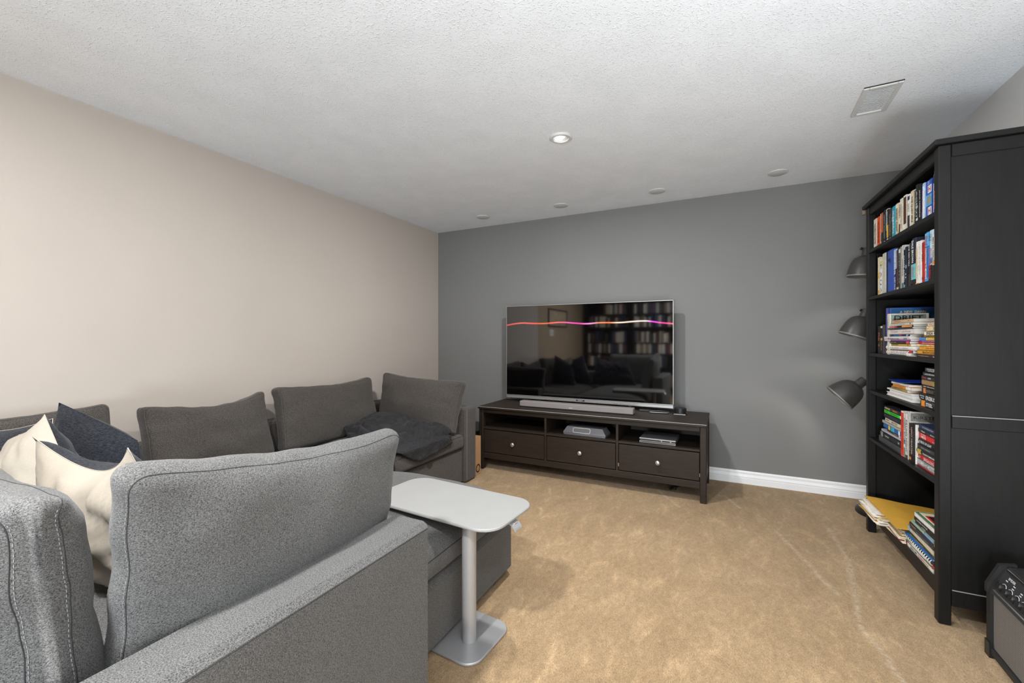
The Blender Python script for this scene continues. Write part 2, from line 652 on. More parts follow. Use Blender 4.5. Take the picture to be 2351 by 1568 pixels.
def rounded_box(W, H, T, r, nx=26, ny=18, nz=6):
    """points of a rounded box centred on the origin, with quads; box-surface parameters kept for mapping."""
    def axis(L, n):
        h = L / 2
        e = [-h, -h + .3 * r, -h + .65 * r, -h + r]
        inner = [-h + r + (L - 2 * r) * k / n for k in range(1, n)]
        return e + inner + [-q for q in e[::-1]]
    ax, ay, az = axis(W, nx), axis(H, ny), axis(T, nz)
    vid, vs, fs = {}, [], []

    def V(x, y, z):
        k = (round(x, 6), round(y, 6), round(z, 6))
        if k not in vid:
            vid[k] = len(vs)
            vs.append((x, y, z))
        return vid[k]
    for (A, B, C, mk) in ((ax, ay, T / 2, lambda a, b, c: (a, b, c)), (ax, az, H / 2, lambda a, b, c: (a, c, b)), (ay, az, W / 2, lambda a, b, c: (c, a, b))):
        for s in (-1, 1):
            for i in range(len(A) - 1):
                for j in range(len(B) - 1):
                    q = [V(*mk(A[i], B[j], s * C)), V(*mk(A[i + 1], B[j], s * C)), V(*mk(A[i + 1], B[j + 1], s * C)), V(*mk(A[i], B[j + 1], s * C))]
                    fs.append(q)
    return vs, fs


def round_pt(p, W, H, T, r):
    q = Vector((max(-W / 2 + r, min(W / 2 - r, p[0])), max(-H / 2 + r, min(H / 2 - r, p[1])), max(-T / 2 + r, min(T / 2 - r, p[2]))))
    d = Vector(p) - q
    if d.length < 1e-9:
        return Vector(p)
    return q + d.normalized() * r

# ------------------------------------------------------------------ the setting
structure(MB().box(XL - .1, XR + .1, YR - .1, YB + .1, -.1, 0).obj('floor', M['carpet']))
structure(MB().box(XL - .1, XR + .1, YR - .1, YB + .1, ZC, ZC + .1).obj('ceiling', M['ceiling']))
structure(MB().box(XL - .1, XL, 0.67, YB + .1, 0, ZC).obj('wall_left', M['wall_beige']))
structure(MB().box(XL - .1, XL, YR - .1, 0.67, 0, ZC).obj('wall_left_rear', M['wall_tan']))
structure(MB().box(XL, XR, YB, YB + .1, 0, ZC).obj('wall_back', M['wall_grey']))
structure(MB().box(XR, XR + .1, YR - .1, YB + .1, 0, ZC).obj('wall_right', M['wall_light']))
structure(MB().box(XL, XR, YR - .1, YR, 0, ZC).obj('wall_rear', M['wall_tan']))


def baseboard(name, axis, a0, a1, wall, sgn):
    prof = [(0, 0), (.016, 0), (.016, .045), (.013, .049), (.016, .053), (.016, .060), (.011, .068), (.008, .080), (.010, .086), (.009, .096), (.004, .102), (0, .102)]
    b = MB()
    vs, n = [], len(prof)
    for t in (a0, a1):
        for d, z in prof:
            vs.append((t, wall + sgn * d, z) if axis == 'x' else (wall + sgn * d, t, z))
    fs = [(i, (i + 1) % n, n + (i + 1) % n, n + i) for i in range(n)] + [tuple(range(n)), tuple(range(n, 2 * n))]
    b.add(vs, fs)
    return structure(b.obj(name, M['white_trim'], smooth=35))


baseboard('baseboard_back', 'x', XL + .017, XR - .017, YB - .0005, -1)
baseboard('baseboard_left', 'y', YR + .02, YB - .001, XL + .0005, 1)
baseboard('baseboard_right', 'y', YR + .02, YB - .001, XR - .0005, -1)

# ------------------------------------------------------------------ soft furniture helpers
def cushion(name, label, cat, TL, TR, BL, BR, te=.09, puff=.05, r=.032, dip=.02, seed=0, mat='sofa', group=None, skew=0.0, res=(26, 18, 5), stitched=True, full=3.0, rc=.06):
    TL, TR, BL, BR = map(Vector, (TL, TR, BL, BR))
    W = ((TR - TL).length + (BR - BL).length) / 2
    H = ((TL - BL).length + (TR - BR).length) / 2
    org = (BL + BR) / 2
    x = ((TR - TL) + (BR - BL)).normalized()
    y = ((TL - BL) + (TR - BR)).normalized()
    n = x.cross(y).normalized()
    sd = Vector((seed * 7.3, seed * 3.1, seed * 1.7))

    def mp(p, lift=0.0):
        hx, hy = W / 2 - rc, H / 2 - rc
        dx = p[0] - max(-hx, min(hx, p[0])); dy = p[1] - max(-hy, min(hy, p[1]))
        if dx and dy:
            sc_ = max(abs(dx), abs(dy)) / math.hypot(dx, dy)
            p = (p[0] - dx + dx * sc_, p[1] - dy + dy * sc_, p[2])
        q = round_pt(p, W, H, te, r)
        A, B, zz = q[0] / (W / 2), q[1] / (H / 2), q[2]
        a, b = (A + 1) / 2, (B + 1) / 2
        pos = (BL * (1 - a) + BR * a) * (1 - b) + (TL * (1 - a) + TR * a) * b
        f = max(0, 1 - abs(A) ** full) * max(0, 1 - abs(B) ** (full * .87))
        k = zz / (te / 2)
        low = 1.12 - .22 * b
        pos = pos + n * (zz + k * puff * f * low)
        pos = pos - y * dip * (1 - A * A) * b * b * (1 + skew * A)
        pos = pos - x * A * .014 * (1 - B * B)
        nz = noise.noise(Vector((A * 2.2, B * 2.0, k)) + sd)
        pos = pos + n * k * .010 * nz
        edge = abs(A) ** 8
        pos = pos + x * (1 if A > 0 else -1) * edge * .006 * (noise.noise(Vector((B * 4.0, k * .5, A)) + sd))
        pos = pos + y * abs(B) ** 8 * .006 * noise.noise(Vector((A * 5, k, B)) + sd)
        wr = noise.noise(Vector((A * 2.0 + B * 2.0, B * 6.0, k)) + sd) * (abs(A) ** 2) * .8 + noise.noise(Vector((A * 5, B * 4, k)) + sd) * .3
        pos = pos + n * k * .008 * wr * min(1.0, f * 4 + .15)
        if lift:
            pos = pos + n * (lift if k > 0 else -lift)
        return pos - org

    vs, fs = rounded_box(W, H, te, r, *res)
    b = MB()
    b.add([mp(p) for p in vs], fs)
    o = b.obj(name, M[mat], smooth=True, loc=org)
    tag(o, label, cat, group)
    for s in (-1, 1):
        pts = []
        N = 34
        e = W / 2; h = H / 2
        for i in range(N): pts.append((-e + 2 * e * i / N, h, s * te / 2))
        for i in range(N): pts.append((e, h - 2 * h * i / N, s * te / 2))
        for i in range(N): pts.append((e - 2 * e * i / N, -h, s * te / 2))
        for i in range(N): pts.append((-e, -h + 2 * h * i / N, s * te / 2))
        MB().tube([mp(p) for p in pts], .0010, 6, True).obj('seam', M['seam'], o, True)
    if stitched:
        sb = MB()
        for s in (-1, 1):
            for sx in (-1, 1):
                i = 0
                yy = -H / 2 + .03
                while yy < H / 2 - .03:
                    p0 = mp((sx * W / 2, yy, s * (te / 2 - .005)))
                    p1 = mp((sx * W / 2, yy + .0045, s * (te / 2 - .005)))
                    d = x * sx * .0006
                    sb.tube([p0 + d, p1 + d], .0006, 4)
                    yy += .0085
        st = sb.obj('stitching', M['stitch'], o)
        st['kind'] = 'stuff'
    return o


def seat_pad(name, parent, x0, x1, y0, y1, z0, z1, r, puff, mat, seed=0, far_round=0.0, seam_z=None, bx=3, ax=2.6):
    """boxed seat cushion with a crowned top; far_round rounds the +Y end in plan."""
    W, H, T = x1 - x0, y1 - y0, z1 - z0
    cx, cy, cz = (x0 + x1) / 2, (y0 + y1) / 2, (z0 + z1) / 2
    vs, fs = rounded_box(W, H, T, r, 20, 24, 3)

    def mp(p):
        q = round_pt(p, W, H, T, r)
        A, B = q[0] / (W / 2), q[1] / (H / 2)
        f = max(0, 1 - abs(A) ** ax) * max(0, 1 - abs(B) ** bx)
        k = max(0, q[2] / (T / 2))
        yy = q[1]
        if far_round and B > 0:
            yy -= far_round * (A ** 2) * B ** 4
        nz = noise.noise(Vector((q[0] * 4 + seed, q[1] * 4, seed * 2.0)))
        return Vector((cx + q[0], cy + yy, cz + q[2] + k * (puff * f + .006 * nz)))
    b = MB()
    b.add([mp(p) for p in vs], fs)
    o = b.obj(name, M[mat], parent, True)
    e, h, N = W / 2, H / 2, 24
    for zz in ((T / 2,) if seam_z is None else (T / 2, -T / 2)):
        pts = [(-e + 2 * e * i / N, h, zz) for i in range(N)] + [(e, h - 2 * h * i / N, zz) for i in range(N)] + \
              [(e - 2 * e * i / N, -h, zz) for i in range(N)] + [(-e, -h + 2 * h * i / N, zz) for i in range(N)]
        MB().tube([mp(p) for p in pts], .0018, 5, True).obj('seam', M['seam'], o, True)
    return o


def seam_line(parent, pts, r=.0014, mat='seam', name='seam'):
    return MB().tube(pts, r, 5).obj(name, M[mat], parent, True)


def dashes(parent, p0, p1, step=.012, ln=.007, r=.0011):
    p0, p1 = Vector(p0), Vector(p1)
    L = (p1 - p0).length
    d = (p1 - p0) / L
    b = MB()
    t = 0
    while t < L - ln:
        b.tube([p0 + d * t, p0 + d * (t + ln)], r, 4)
        t += step
    o = b.obj('stitching', M['stitch'], parent)
    o['kind'] = 'stuff'
    return o


# ------------------------------------------------------------------ sofa along the left wall
sofa = empty('sofa', (-2.4, 1.6, 0), 'long grey fabric sofa run against the beige left wall with squared far armrest', 'sofa')
sofa.location = (0, 0, 0)
MB().box(-2.895, -2.752, .085, 2.905, .012, .605, .014).obj('backrest', M['sofa_dim'], sofa)
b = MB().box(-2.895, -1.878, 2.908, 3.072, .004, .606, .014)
arm = b.obj('armrest', M['sofa_dim'], sofa)
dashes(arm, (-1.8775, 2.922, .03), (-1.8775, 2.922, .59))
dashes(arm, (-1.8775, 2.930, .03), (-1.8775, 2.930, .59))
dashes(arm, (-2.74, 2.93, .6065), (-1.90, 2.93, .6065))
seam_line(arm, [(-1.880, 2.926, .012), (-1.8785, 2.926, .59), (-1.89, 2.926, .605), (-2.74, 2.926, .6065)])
MB().box(-2.752, -1.905, .24, 2.907, .012, .282, .012).obj('base', M['sofa_dim'], sofa)
for k, (y0, y1) in enumerate(((.245, 1.13), (1.135, 2.10), (2.105, 2.905))):
    seat_pad('seat_cushion', sofa, -2.75, -1.882, y0, y1, .288, .398, .035, .028, 'sofa_dim', seed=k + 1, seam_z=1)
dashes(sofa, (-2.765, .30, .6058), (-2.765, 2.9, .6058))

# chaise section that closes the U on the near side
ch = empty('chaise_sofa', (0, 0, 0), 'grey fabric chaise section in the foreground with a square low armrest on its right side', 'sofa')
MB().box(-1.868, -.957, .245, 1.925, .012, .284, .03).obj('base', M['sofa'], ch, 40)
seat_pad('seat_cushion', ch, -1.872, -.948, .25, 1.950, .290, .370, .034, .076, 'sofa', seed=6, far_round=.05, seam_z=1, bx=14, ax=4)
arm2 = MB().box(-.954, -.812, .06, 1.062, .012, .612, .016).obj('armrest', M['sofa'], ch)
seam_line(arm2, [(-.8125, .08, .592), (-.8125, 1.045, .592)], .0013)
seam_line(arm2, [(-.952, 1.0625, .592), (-.826, 1.0625, .592)], .0013)
MB().box(-2.748, -.957, .06, .236, .012, .606, .016).obj('backrest', M['sofa'], ch)

# loose back cushions
G = 'loose back cushions of the sectional sofa'
cushion('back_cushion', 'large light-lit grey back cushion leaning on the near armrest in the foreground', 'cushion',
        (-.965, 1.080, .885), (-.965, .352, .950), (-1.065, 1.09, .405), (-1.065, .362, .405), .085, .055, .040, .030, 1, 'sofa', G, -.3, (34, 24, 5))
cushion('back_cushion', 'grey back cushion cut by the left edge of the picture, nearest to the camera', 'cushion',
        (-1.76, .258, .915), (-.980, .262, .915), (-1.76, .320, .405), (-.968, .308, .405), .060, .062, .030, .01, 2, 'sofa', G, 0, (30, 22, 5), True, 9.0)
cushion('back_cushion', 'shaded grey back cushion against the left wall, middle of three, its top sagging', 'cushion',
        (-2.725, 1.10, .82), (-2.725, 1.765, .835), (-2.655, 1.11, .405), (-2.655, 1.80, .405), .10, .045, .034, .055, 3, 'sofa_dim', G, .4)
cushion('back_cushion', 'shaded grey back cushion against the left wall beside the black throw', 'cushion',
        (-2.725, 1.845, .845), (-2.725, 2.70, .845), (-2.655, 1.855, .405), (-2.655, 2.73, .405), .10, .045, .034, .03, 4, 'sofa_dim', G, .2)
cushion('back_cushion', 'shaded grey back cushion against the left wall partly hidden behind the navy pillows', 'cushion',
        (-2.725, .24, .845), (-2.725, .985, .855), (-2.655, .24, .405), (-2.655, 1.005, .405), .10, .045, .034, .02, 5, 'sofa_dim', G, 0)
cushion('back_cushion', 'grey back cushion leaning on the far armrest behind the black throw', 'cushion',
        (-2.70, 2.872, .875), (-1.862, 2.885, .828), (-2.70, 2.80, .405), (-1.915, 2.80, .405), .085, .05, .032, .02, 6, 'sofa_dim', G, -.5)


# throw pillows: cream cotton on one face, navy on the other
def pillow(label, TL, TR, BR, BL, puff, front, back, seed, sag=.03, k=.07, wr=.012, pipe='cream'):
    TL, TR, BR, BL = map(Vector, (TL, TR, BR, BL))
    org = (BL + BR) / 2
    x = ((TR - TL) + (BR - BL)).normalized()
    y = ((TL - BL) + (TR - BR)).normalized()
    n = x.cross(y).normalized()
    root = empty('throw_pillow', org, label, 'pillow', 'navy and cream throw pillows in the sofa corner')
    N = 30
    sd = Vector((seed * 5.1, seed * 2.3, 0))

    def P(s, t, side):
        u = s * (1 - k * (1 - t * t)); v = t * (1 - k * (1 - s * s))
        a, b = (u + 1) / 2, (v + 1) / 2
        p = (BL * (1 - a) + BR * a) * (1 - b) + (TL * (1 - a) + TR * a) * b
        p = p - y * sag * (1 - s * s) * b
        d = max(0.0, (1 - s * s) * (1 - t * t)) ** .55
        fold = noise.noise(Vector((s * 1.6 + t * 2.4, t * 1.1 - s * 2.2, side)) * 1.5 + sd) + .6 * noise.noise(Vector((s * 5 + t * 3, t * 3, side)) + sd)
        rad = math.sin(6 * math.atan2(t + 1.05, s)) * .5
        return p + n * side * (puff * d + wr * fold * min(1, d * 1.6) + wr * .4 * rad * d) - org
    for side, mat, nm in ((1, front, 'front_panel'), (-1, back, 'back_panel')):
        b = MB()
        vs = [P(-1 + 2 * i / N, -1 + 2 * j / N, side) for j in range(N + 1) for i in range(N + 1)]
        fs = [(j * (N + 1) + i, j * (N + 1) + i + 1, (j + 1) * (N + 1) + i + 1, (j + 1) * (N + 1) + i) for j in range(N) for i in range(N)]
        b.add(vs, fs)
        b.obj(nm, M[mat], root, True)
    ring = [P(-1 + 2 * i / N, 1, 0) for i in range(N)] + [P(1, 1 - 2 * i / N, 0) for i in range(N)] + \
           [P(1 - 2 * i / N, -1, 0) for i in range(N)] + [P(-1, -1 + 2 * i / N, 0) for i in range(N)]
    MB().tube(ring, .0013, 6, True).obj('piping', M[pipe], root, True)
    return root


# viewed from the camera: front side of the quad faces the camera
pillow('cream-backed throw pillow between the two near back cushions, its top corners pointed up', (-1.90, .510, .870), (-1.42, .555, .880), (-1.22, .70, .42), (-1.98, .72, .42), .125, 'cream', 'navy', 1, .085, .06, .030)
pillow('cream and navy throw pillow standing behind the big cream one, navy face to the right', (-2.44, .60, .80), (-2.13, .60, .905), (-1.93, .70, .42), (-2.42, .56, .42), .10, 'cream', 'navy', 2, .01, .05, .012)
pillow('plain navy throw pillow with the tallest corner, leaning in front of the wall cushion', (-2.56, .765, .895), (-2.22, .90, .74), (-2.16, .92, .41), (-2.60, .72, .41), .10, 'navy', 'navy', 3, -.01, .03, .01, 'navy')
pillow('dark navy throw pillow at the left picture edge, thin white piping on top', (-2.66, .53, .81), (-2.30, .67, .865), (-2.22, .66, .42), (-2.70, .53, .42), .095, 'navy', 'cream', 4, .01, .05, .01)

# ------------------------------------------------------------------ black faux fur throw
def throw_blanket():
    back = [(-2.60, 2.33, .445), (-2.575, 2.48, .520), (-2.555, 2.63, .560), (-2.40, 2.72, .545), (-2.24, 2.715, .515), (-2.07, 2.70, .502), (-1.95, 2.74, .480), (-1.90, 2.77, .415)]
    front = [(-2.50, 2.27, .430), (-2.36, 2.20, .432), (-2.15, 2.12, .432), (-1.95, 2.10, .436), (-1.866, 2.29, .332), (-1.862, 2.42, .335), (-1.866, 2.54, .345), (-1.885, 2.71, .365)]
    mid = [(-2.58, 2.31, .49), (-2.46, 2.36, .515), (-2.34, 2.42, .520), (-2.20, 2.43, .505), (-2.07, 2.46, .495), (-1.98, 2.52, .485), (-1.925, 2.62, .47), (-1.89, 2.69, .44)]
    def samp(c, t):
        f = t * (len(c) - 1); i = min(int(f), len(c) - 2); u = f - i
        p0 = Vector(c[max(i - 1, 0)]); p1 = Vector(c[i]); p2 = Vector(c[i + 1]); p3 = Vector(c[min(i + 2, len(c) - 1)])
        return .5 * ((2 * p1) + (-p0 + p2) * u + (2 * p0 - 5 * p1 + 4 * p2 - p3) * u * u + (-p0 + 3 * p1 - 3 * p2 + p3) * u ** 3)
    org = Vector((-2.2, 2.4, .42))
    NU, NV = 84, 46
    b = MB()
    top, bot = [], []
    for j in range(NV + 1):
        v = j / NV
        for i in range(NU + 1):
            u = i / NU
            p = samp(back, u) * (2 * (v - .5) * (v - 1)) + samp(mid, u) * (-4 * v * (v - 1)) + samp(front, u) * (2 * v * (v - .5))
            e = min(1, 5 * min(v, 1 - v, u * 1.2, (1 - u) * 1.2) + .12)
            fold = (1 - abs(math.sin(u * 27 + 3.5 * noise.noise(Vector((u * 3, v * 2, 0))) + v * 5)) * 1.6) * .015 + abs(noise.noise(Vector((u * 7, v * 3.5, 3)))) * .06 - .012 + noise.noise(Vector((u * 20, v * 14, 1))) * .007
            q = p + Vector((0, 0, .012 + fold * e))
            over = q.z < .437 and q.x > -1.96
            if over:
                q.x = max(q.x, -1.866) + max(0, fold) * .5
            q.z = max(q.z, .322 if q.x > -1.9 else .428)
            top.append(q - org)
            bot.append(q - (Vector((.010, 0, 0)) if over else Vector((0, 0, .020 * e + .003))) - org)
    n = len(top)
    fs = []
    for j in range(NV):
        for i in range(NU):
            a = j * (NU + 1) + i
            fs.append((a, a + 1, a + NU + 2, a + NU + 1))
            fs.append((n + a, n + a + NU + 1, n + a + NU + 2, n + a + 1))
    rim = list(range(NU + 1)) + [(j * (NU + 1) + NU) for j in range(1, NV + 1)] + [NV * (NU + 1) + i for i in range(NU - 1, -1, -1)] + [j * (NU + 1) for j in range(NV - 1, 0, -1)]
    for a, c in zip(rim, rim[1:] + rim[:1]):
        fs.append((a, c, n + c, n + a))
    b.add(top + bot, fs)
    o = b.obj('throw_blanket', M['fur'], smooth=True, loc=org)
    tag(o, 'black faux fur throw heaped on the far seat of the sofa', 'blanket')
    # the turned-over corner at its right end
    c = MB()
    pts = []
    for k in range(26):
        a = k / 25 * 2 * math.pi * 1.05 + 2.4
        r_ = .020 + .016 * k / 25
        pts.append((a, r_))
    L = .17
    d = Vector((-.42, .90, .05)).normalized()
    s1 = d.cross(Vector((0, 0, 1))).normalized(); s2 = s1.cross(d)
    base = Vector((-1.885, 2.58, .405)) - org
    vs = []
    for m in range(10):
        for a, r_ in pts:
            wob = 1 + .18 * noise.noise(Vector((m * .5, a, 0)))
            vs.append(base + d * (L * m / 9) + (s1 * math.cos(a) + s2 * math.sin(a)) * r_ * wob)
    fs = [(m * 26 + i, m * 26 + i + 1, (m + 1) * 26 + i + 1, (m + 1) * 26 + i) for m in range(9) for i in range(25)]
    c.add(vs, fs)
    f = c.obj('folded_corner', M['fur'], o, True)
    md = f.modifiers.new('solid', 'SOLIDIFY'); md.thickness = .008


throw_blanket()

# ------------------------------------------------------------------ side table
tb = empty('side_table', (-.885, 1.395, 0), 'pale grey metal laptop side table with rounded top in front of the armrest', 'side table', rotz=R(-4))
ZT = .478
MB().prism(rrect(-.52, .145, -.062, .288, .085), ZT - .012, ZT, .003).obj('table_top', M['table_top'], tb, 40)
MB().lathe([(.0, .012), (.0275, .012), (.0275, ZT - .012), (.0, ZT - .012)], 40).obj('column', M['table_metal'], tb, 40)
MB().prism(rrect(-.150, .098, -.112, .160, .060), .001, .0115, .003).obj('base_plate', M['table_metal'], tb, 40)
MB().box(-.30, .06, -.018, .04, ZT - .030, ZT - .012, .004).obj('support_bracket', M['table_metal'], tb)
lv = MB()
lv.box(.09, .150, .090, .116, ZT - .026, ZT - .020, .002)
vsl = []
for zo in (0, .004):
    for yy in (.076, .126):
        for (xx, zz) in ((.118, -.020), (.133, -.022), (.147, -.029), (.157, -.040), (.161, -.047)):
            vsl.append((xx + zo * .6, yy, ZT + zz + zo))
fsl = []
for i in range(4):
    fsl += [(i, i + 1, i + 6, i + 5), (10 + i, 15 + i, 16 + i, 11 + i), (i, 10 + i, 11 + i, i + 1), (5 + i, 6 + i, 16 + i, 15 + i)]
fsl += [(0, 5, 15, 10), (4, 14, 19, 9)]
lv.add(vsl, fsl)
lv.obj('lever', M['table_metal'], tb)

# ------------------------------------------------------------------ television stand
ts = empty('tv_stand', (-1.06, 3.30, 0), 'low dark brown wooden television stand with three drawers under open compartments', 'tv stand')
HX = .937; DY = .55
sm = M['stand']
MB().box(-HX, HX, -.012, DY, .544, .564, .003).obj('top', sm, ts)
for sx in (-1, 1):
    for y0 in (.008, DY - .058):
        MB().box(sx * (HX - .002), sx * (HX - .045), y0, y0 + .05, .0, .544, .004).obj('leg', sm, ts)
MB().box(-HX + .045, HX - .045, .016, .034, .506, .544, .002).obj('front_rail', sm, ts)
MB().box(-HX + .045, HX - .045, .016, .036, .100, .150, .002).obj('bottom_rail', sm, ts)
MB().box(-HX + .045, HX - .045, DY - .04, DY - .028, .100, .544).obj('back_panel', sm, ts)
for sx in (-1, 1):
    MB().box(sx * (HX - .008), sx * (HX - .030), .058, DY - .058, .100, .544).obj('side_panel', sm, ts)
MB().box(-HX + .045, HX - .045, .03, DY - .05, .100, .115).obj('bottom_board', sm, ts)
D1, D2 = -.294, .304
for xd in (D1, D2):
    MB().box(xd - .0095, xd + .0095, .018, DY - .04, .115, .506, .001).obj('divider', sm, ts)
spans = ((-HX + .045, D1 - .0095), (D1 + .0095, D2 - .0095), (D2 + .0095, HX - .045))
for x0, x1 in spans:
    MB().box(x0, x1, .016, DY - .04, .362, .378, .0015).obj('shelf', sm, ts)
    dr = MB().box(x0 + .004, x1 - .004, .018, .036, .156, .355, .0015).obj('drawer', sm, ts)
    kx = (x0 + x1) / 2 + .004
    mt = Matrix.Translation((kx, .018, .252)) @ Matrix.Rotation(R(90), 4, 'X')
    MB().lathe([(.0, -.002), (.008, -.002), (.0075, .010), (.012, .013), (.0180, .017), (.0187, .022), (.015, .028), (.008, .0305), (0, .031)], 24, mt).obj('knob', M['knob'], dr, True)
for hx in (D2 + .0105, HX - .0455):
    MB().box(hx - .002, hx + .003, .015, .019, .185, .210).obj('hinge', M['knob'], ts)
# faint worn front edge of the top
MB().box(-HX, HX, -.0125, -.0095, .5605, .5642).obj('worn_edge', M['edge'], ts)

# ------------------------------------------------------------------ television
tv = empty('television', (-1.161, 3.73, 0), 'large flat black television on the stand reflecting the room with a red light line', 'television')
hw = .772
MB().box(-hw, hw, .004, .045, .622, 1.487, .004).obj('housing', M['black'], tv)
MB().box(-hw + .003, hw - .003, -.001, .006, .626, 1.484).obj('screen', M['screen'], tv)
fr = MB()
fr.box(-hw - .001, -hw + .003, -.002, .03, .62, 1.490)
fr.box(hw - .003, hw + .001, -.002, .03, .62, 1.490)
fr.box(-hw - .001, hw + .001, -.002, .03, 1.484, 1.488)
fr.box(-hw - .001, hw + .001, -.002, .03, .622, .6265)
fr.obj('bezel', M['silver'], tv)
MB().box(-hw, hw, .000, .03, .594, .6195, .002).obj('lower_bar', M['silver'], tv)
MB().box(-.06, .02, -.002, .004, .606, .614).obj('logo_plate', M['black_gloss'], tv)
text_obj('SONY', (-.02, -.0035, .610), (1, 0, 0), (0, 0, 1), .045, .006, M['print_white'], tv)
for sx in (-.42, .42):
    MB().box(sx - .03, sx + .03, -.07, .11, .5645, .571, .002).box(sx - .012, sx + .012, .004, .02, .57, .60).obj('foot', M['black'], tv)
for sx in (-.33, .30):
    MB().box(sx - .012, sx + .012, -.006, .0, .596, .612, .001).obj('clip', M['pole_tan'], tv)

sbr = empty('soundbar', (-1.155, 3.44, .5645), 'long grey cloth-covered soundbar lying in front of the television', 'soundbar')
MB().box(-.497, .497, .0, .078, .004, .051, .005).obj('body', M['soundbar'], sbr)
MB().box(-.496, .496, .001, .077, .0, .005).obj('base_strip', M['black_gloss'], sbr)
text_obj('SONY', (-.018, -.0012, .020), (1, 0, 0), (0, 0, 1), .032, .007, M['print_white'], sbr)

o = MB()
o.box(-.076, .076, -.020, .020, .003, .017, .004)
rm = o.obj('remote_control', M['black_gloss'], loc=(-.494, 3.655, .5645), rotz=R(6))
tag(rm, 'black remote control with a silver edge lying right of the soundbar', 'remote')
MB().tube([(-.074, -.0205, .006), (-.060, -.0235, .006), (.060, -.0235, .006), (.0755, -.019, .007), (.0775, 0, .008)], .0028, 6).obj('silver_edge', M['silver'], rm, True)
for i in range(5):
    MB().box(-.05 + i * .022, -.042 + i * .022, -.004, .004, .0165, .0185).obj('button', M['grey_plastic'], rm)
rm2 = MB().box(-.045, .045, -.018, .018, .0, .014, .003).obj('remote_control', M['black'], loc=(-.610, 3.69, .5645), rotz=R(4))
tag(rm2, 'small black remote control behind the silver-edged one', 'remote')

pk = empty('puck_hub', (-.332, 3.685, .5645), 'round black puck on a square base at the right end of the television stand', 'electronics')
MB().prism(rrect(-.052, .052, -.052, .052, .01), .0, .010).obj('square_base', M['black_gloss'], pk)
MB().box(-.045, .045, -.0535, -.052, .001, .005).obj('silver_trim', M['silver'], pk)
MB().lathe([(.0, .010), (.047, .010), (.047, .046), (.043, .050), (.0, .051)], 36).obj('disc', M['black'], pk, 40)

rt = empty('network_device', (-1.035, 3.385, .378), 'grey tapered speaker box with an oval outline in the middle compartment', 'electronics', rotz=R(-2))
bb = MB()
bb.add([(-.175, -.02, .0), (.175, -.02, .0), (.178, .12, .0), (-.178, .12, .0), (-.180, -.022, .018), (.180, -.022, .018), (.18, .12, .018), (-.18, .12, .018),
        (-.150, -.004, .066), (.150, -.004, .066), (.15, .11, .066), (-.15, .11, .066)],
       [(3, 2, 1, 0), (0, 1, 5, 4), (1, 2, 6, 5), (2, 3, 7, 6), (3, 0, 4, 7), (4, 5, 9, 8), (5, 6, 10, 9), (6, 7, 11, 10), (7, 4, 8, 11), (8, 9, 10, 11)])
bb.obj('body', M['grey_plastic'], rt)
lp = [(p[0], -.021 + (p[1] - .018) * .375 - .001, p[1]) for p in rrect(-.095, .05, .022, .058, .012, 5)]
MB().tube(lp, .0022, 6, True).obj('oval_outline', M['paper'], rt, True)

gc = empty('game_console', (-.463, 3.345, .378), 'slim dark grey game console in the right compartment of the stand', 'console', rotz=R(-1))
MB().box(-.128, .128, .0, .25, .004, .022, .002).obj('lower_body', M['grey_plastic'], gc)
MB().box(-.126, .126, .006, .25, .021, .030).obj('dark_band', M['black_gloss'], gc)
MB().box(-.130, .130, .002, .25, .030, .040, .002).obj('upper_body', M['grey_plastic'], gc)
MB().box(-.129, .129, .0, .003, .004, .018).obj('silver_face', M['silver'], gc)
MB().box(-.130, .130, .0, .003, .031, .038).obj('silver_face', M['silver'], gc)
for bx in (.03, .095):
    MB().box(bx - .005, bx + .005, .003, .008, .023, .028).obj('button', M['silver'], gc)
ct = MB().tube([(-.40, 3.42, .30), (-.40, 3.44, .08), (-.385, 3.47, .014), (-.36, 3.52, .010), (-.33, 3.60, .010), (-.40, 3.70, .010)], .006, 8).world('power_cord', M['black'], (-.36, 3.52, .0), None, True)
tag(ct, 'black power cord hanging to the carpet under the right drawer of the stand', 'cord')
MB().tube([(-.025, .008, .014), (-.005, .0, .012), (.015, .0, .012)], .011, 10).obj('plug', M['black'], ct, True)

# ------------------------------------------------------------------ cardboard box and subwoofer between sofa and stand
bx = empty('cardboard_box', (-2.07, 3.155, 0), 'brown cardboard box with a round black mark between the sofa arm and television stand', 'box')
MB().box(-.155, .153, -.055, .057, .0, .318, .002).obj('body', M['card'], bx)
for sy, y0, y1 in ((1, -.055, .0), (-1, .002, .057)):
    MB().box(-.155, .153, y0, y1, .318, .322).obj('flap', M['card'], bx)
def disc_ring(c, ro, ri, n=28):
    b = MB()
    vs = []
    for k in range(n):
        a = 2 * math.pi * k / n
        for rr in (ro, ri):
            vs.append((c[0], c[1] + rr * math.cos(a), c[2] + rr * math.sin(a)))
    b.add(vs, [(2 * k, 2 * k + 1, (2 * k + 3) % (2 * n), (2 * k + 2) % (2 * n)) for k in range(n)])
    return b
disc_ring((.1536, .008, .052), .037, .024).obj('printed_ring', M['card_dark'], bx)
pr = MB()
for k in range(5):
    a = 2 * math.pi * k / 5 + .3
    cy, cz = .008 + .011 * math.cos(a), .052 + .011 * math.sin(a)
    pr.add([(.1536, cy + .0035 * math.cos(q), cz + .0035 * math.sin(q)) for q in [i * math.pi / 3 for i in range(6)]], [tuple(range(6))])
pr.obj('printed_dots', M['card_dark'], bx)
sw = empty('subwoofer', (-2.235, 3.56, 0), 'black subwoofer box standing behind the cardboard box', 'speaker')
MB().box(-.19, .19, -.18, .19, .012, .320, .006).obj('cabinet', M['black'], sw)
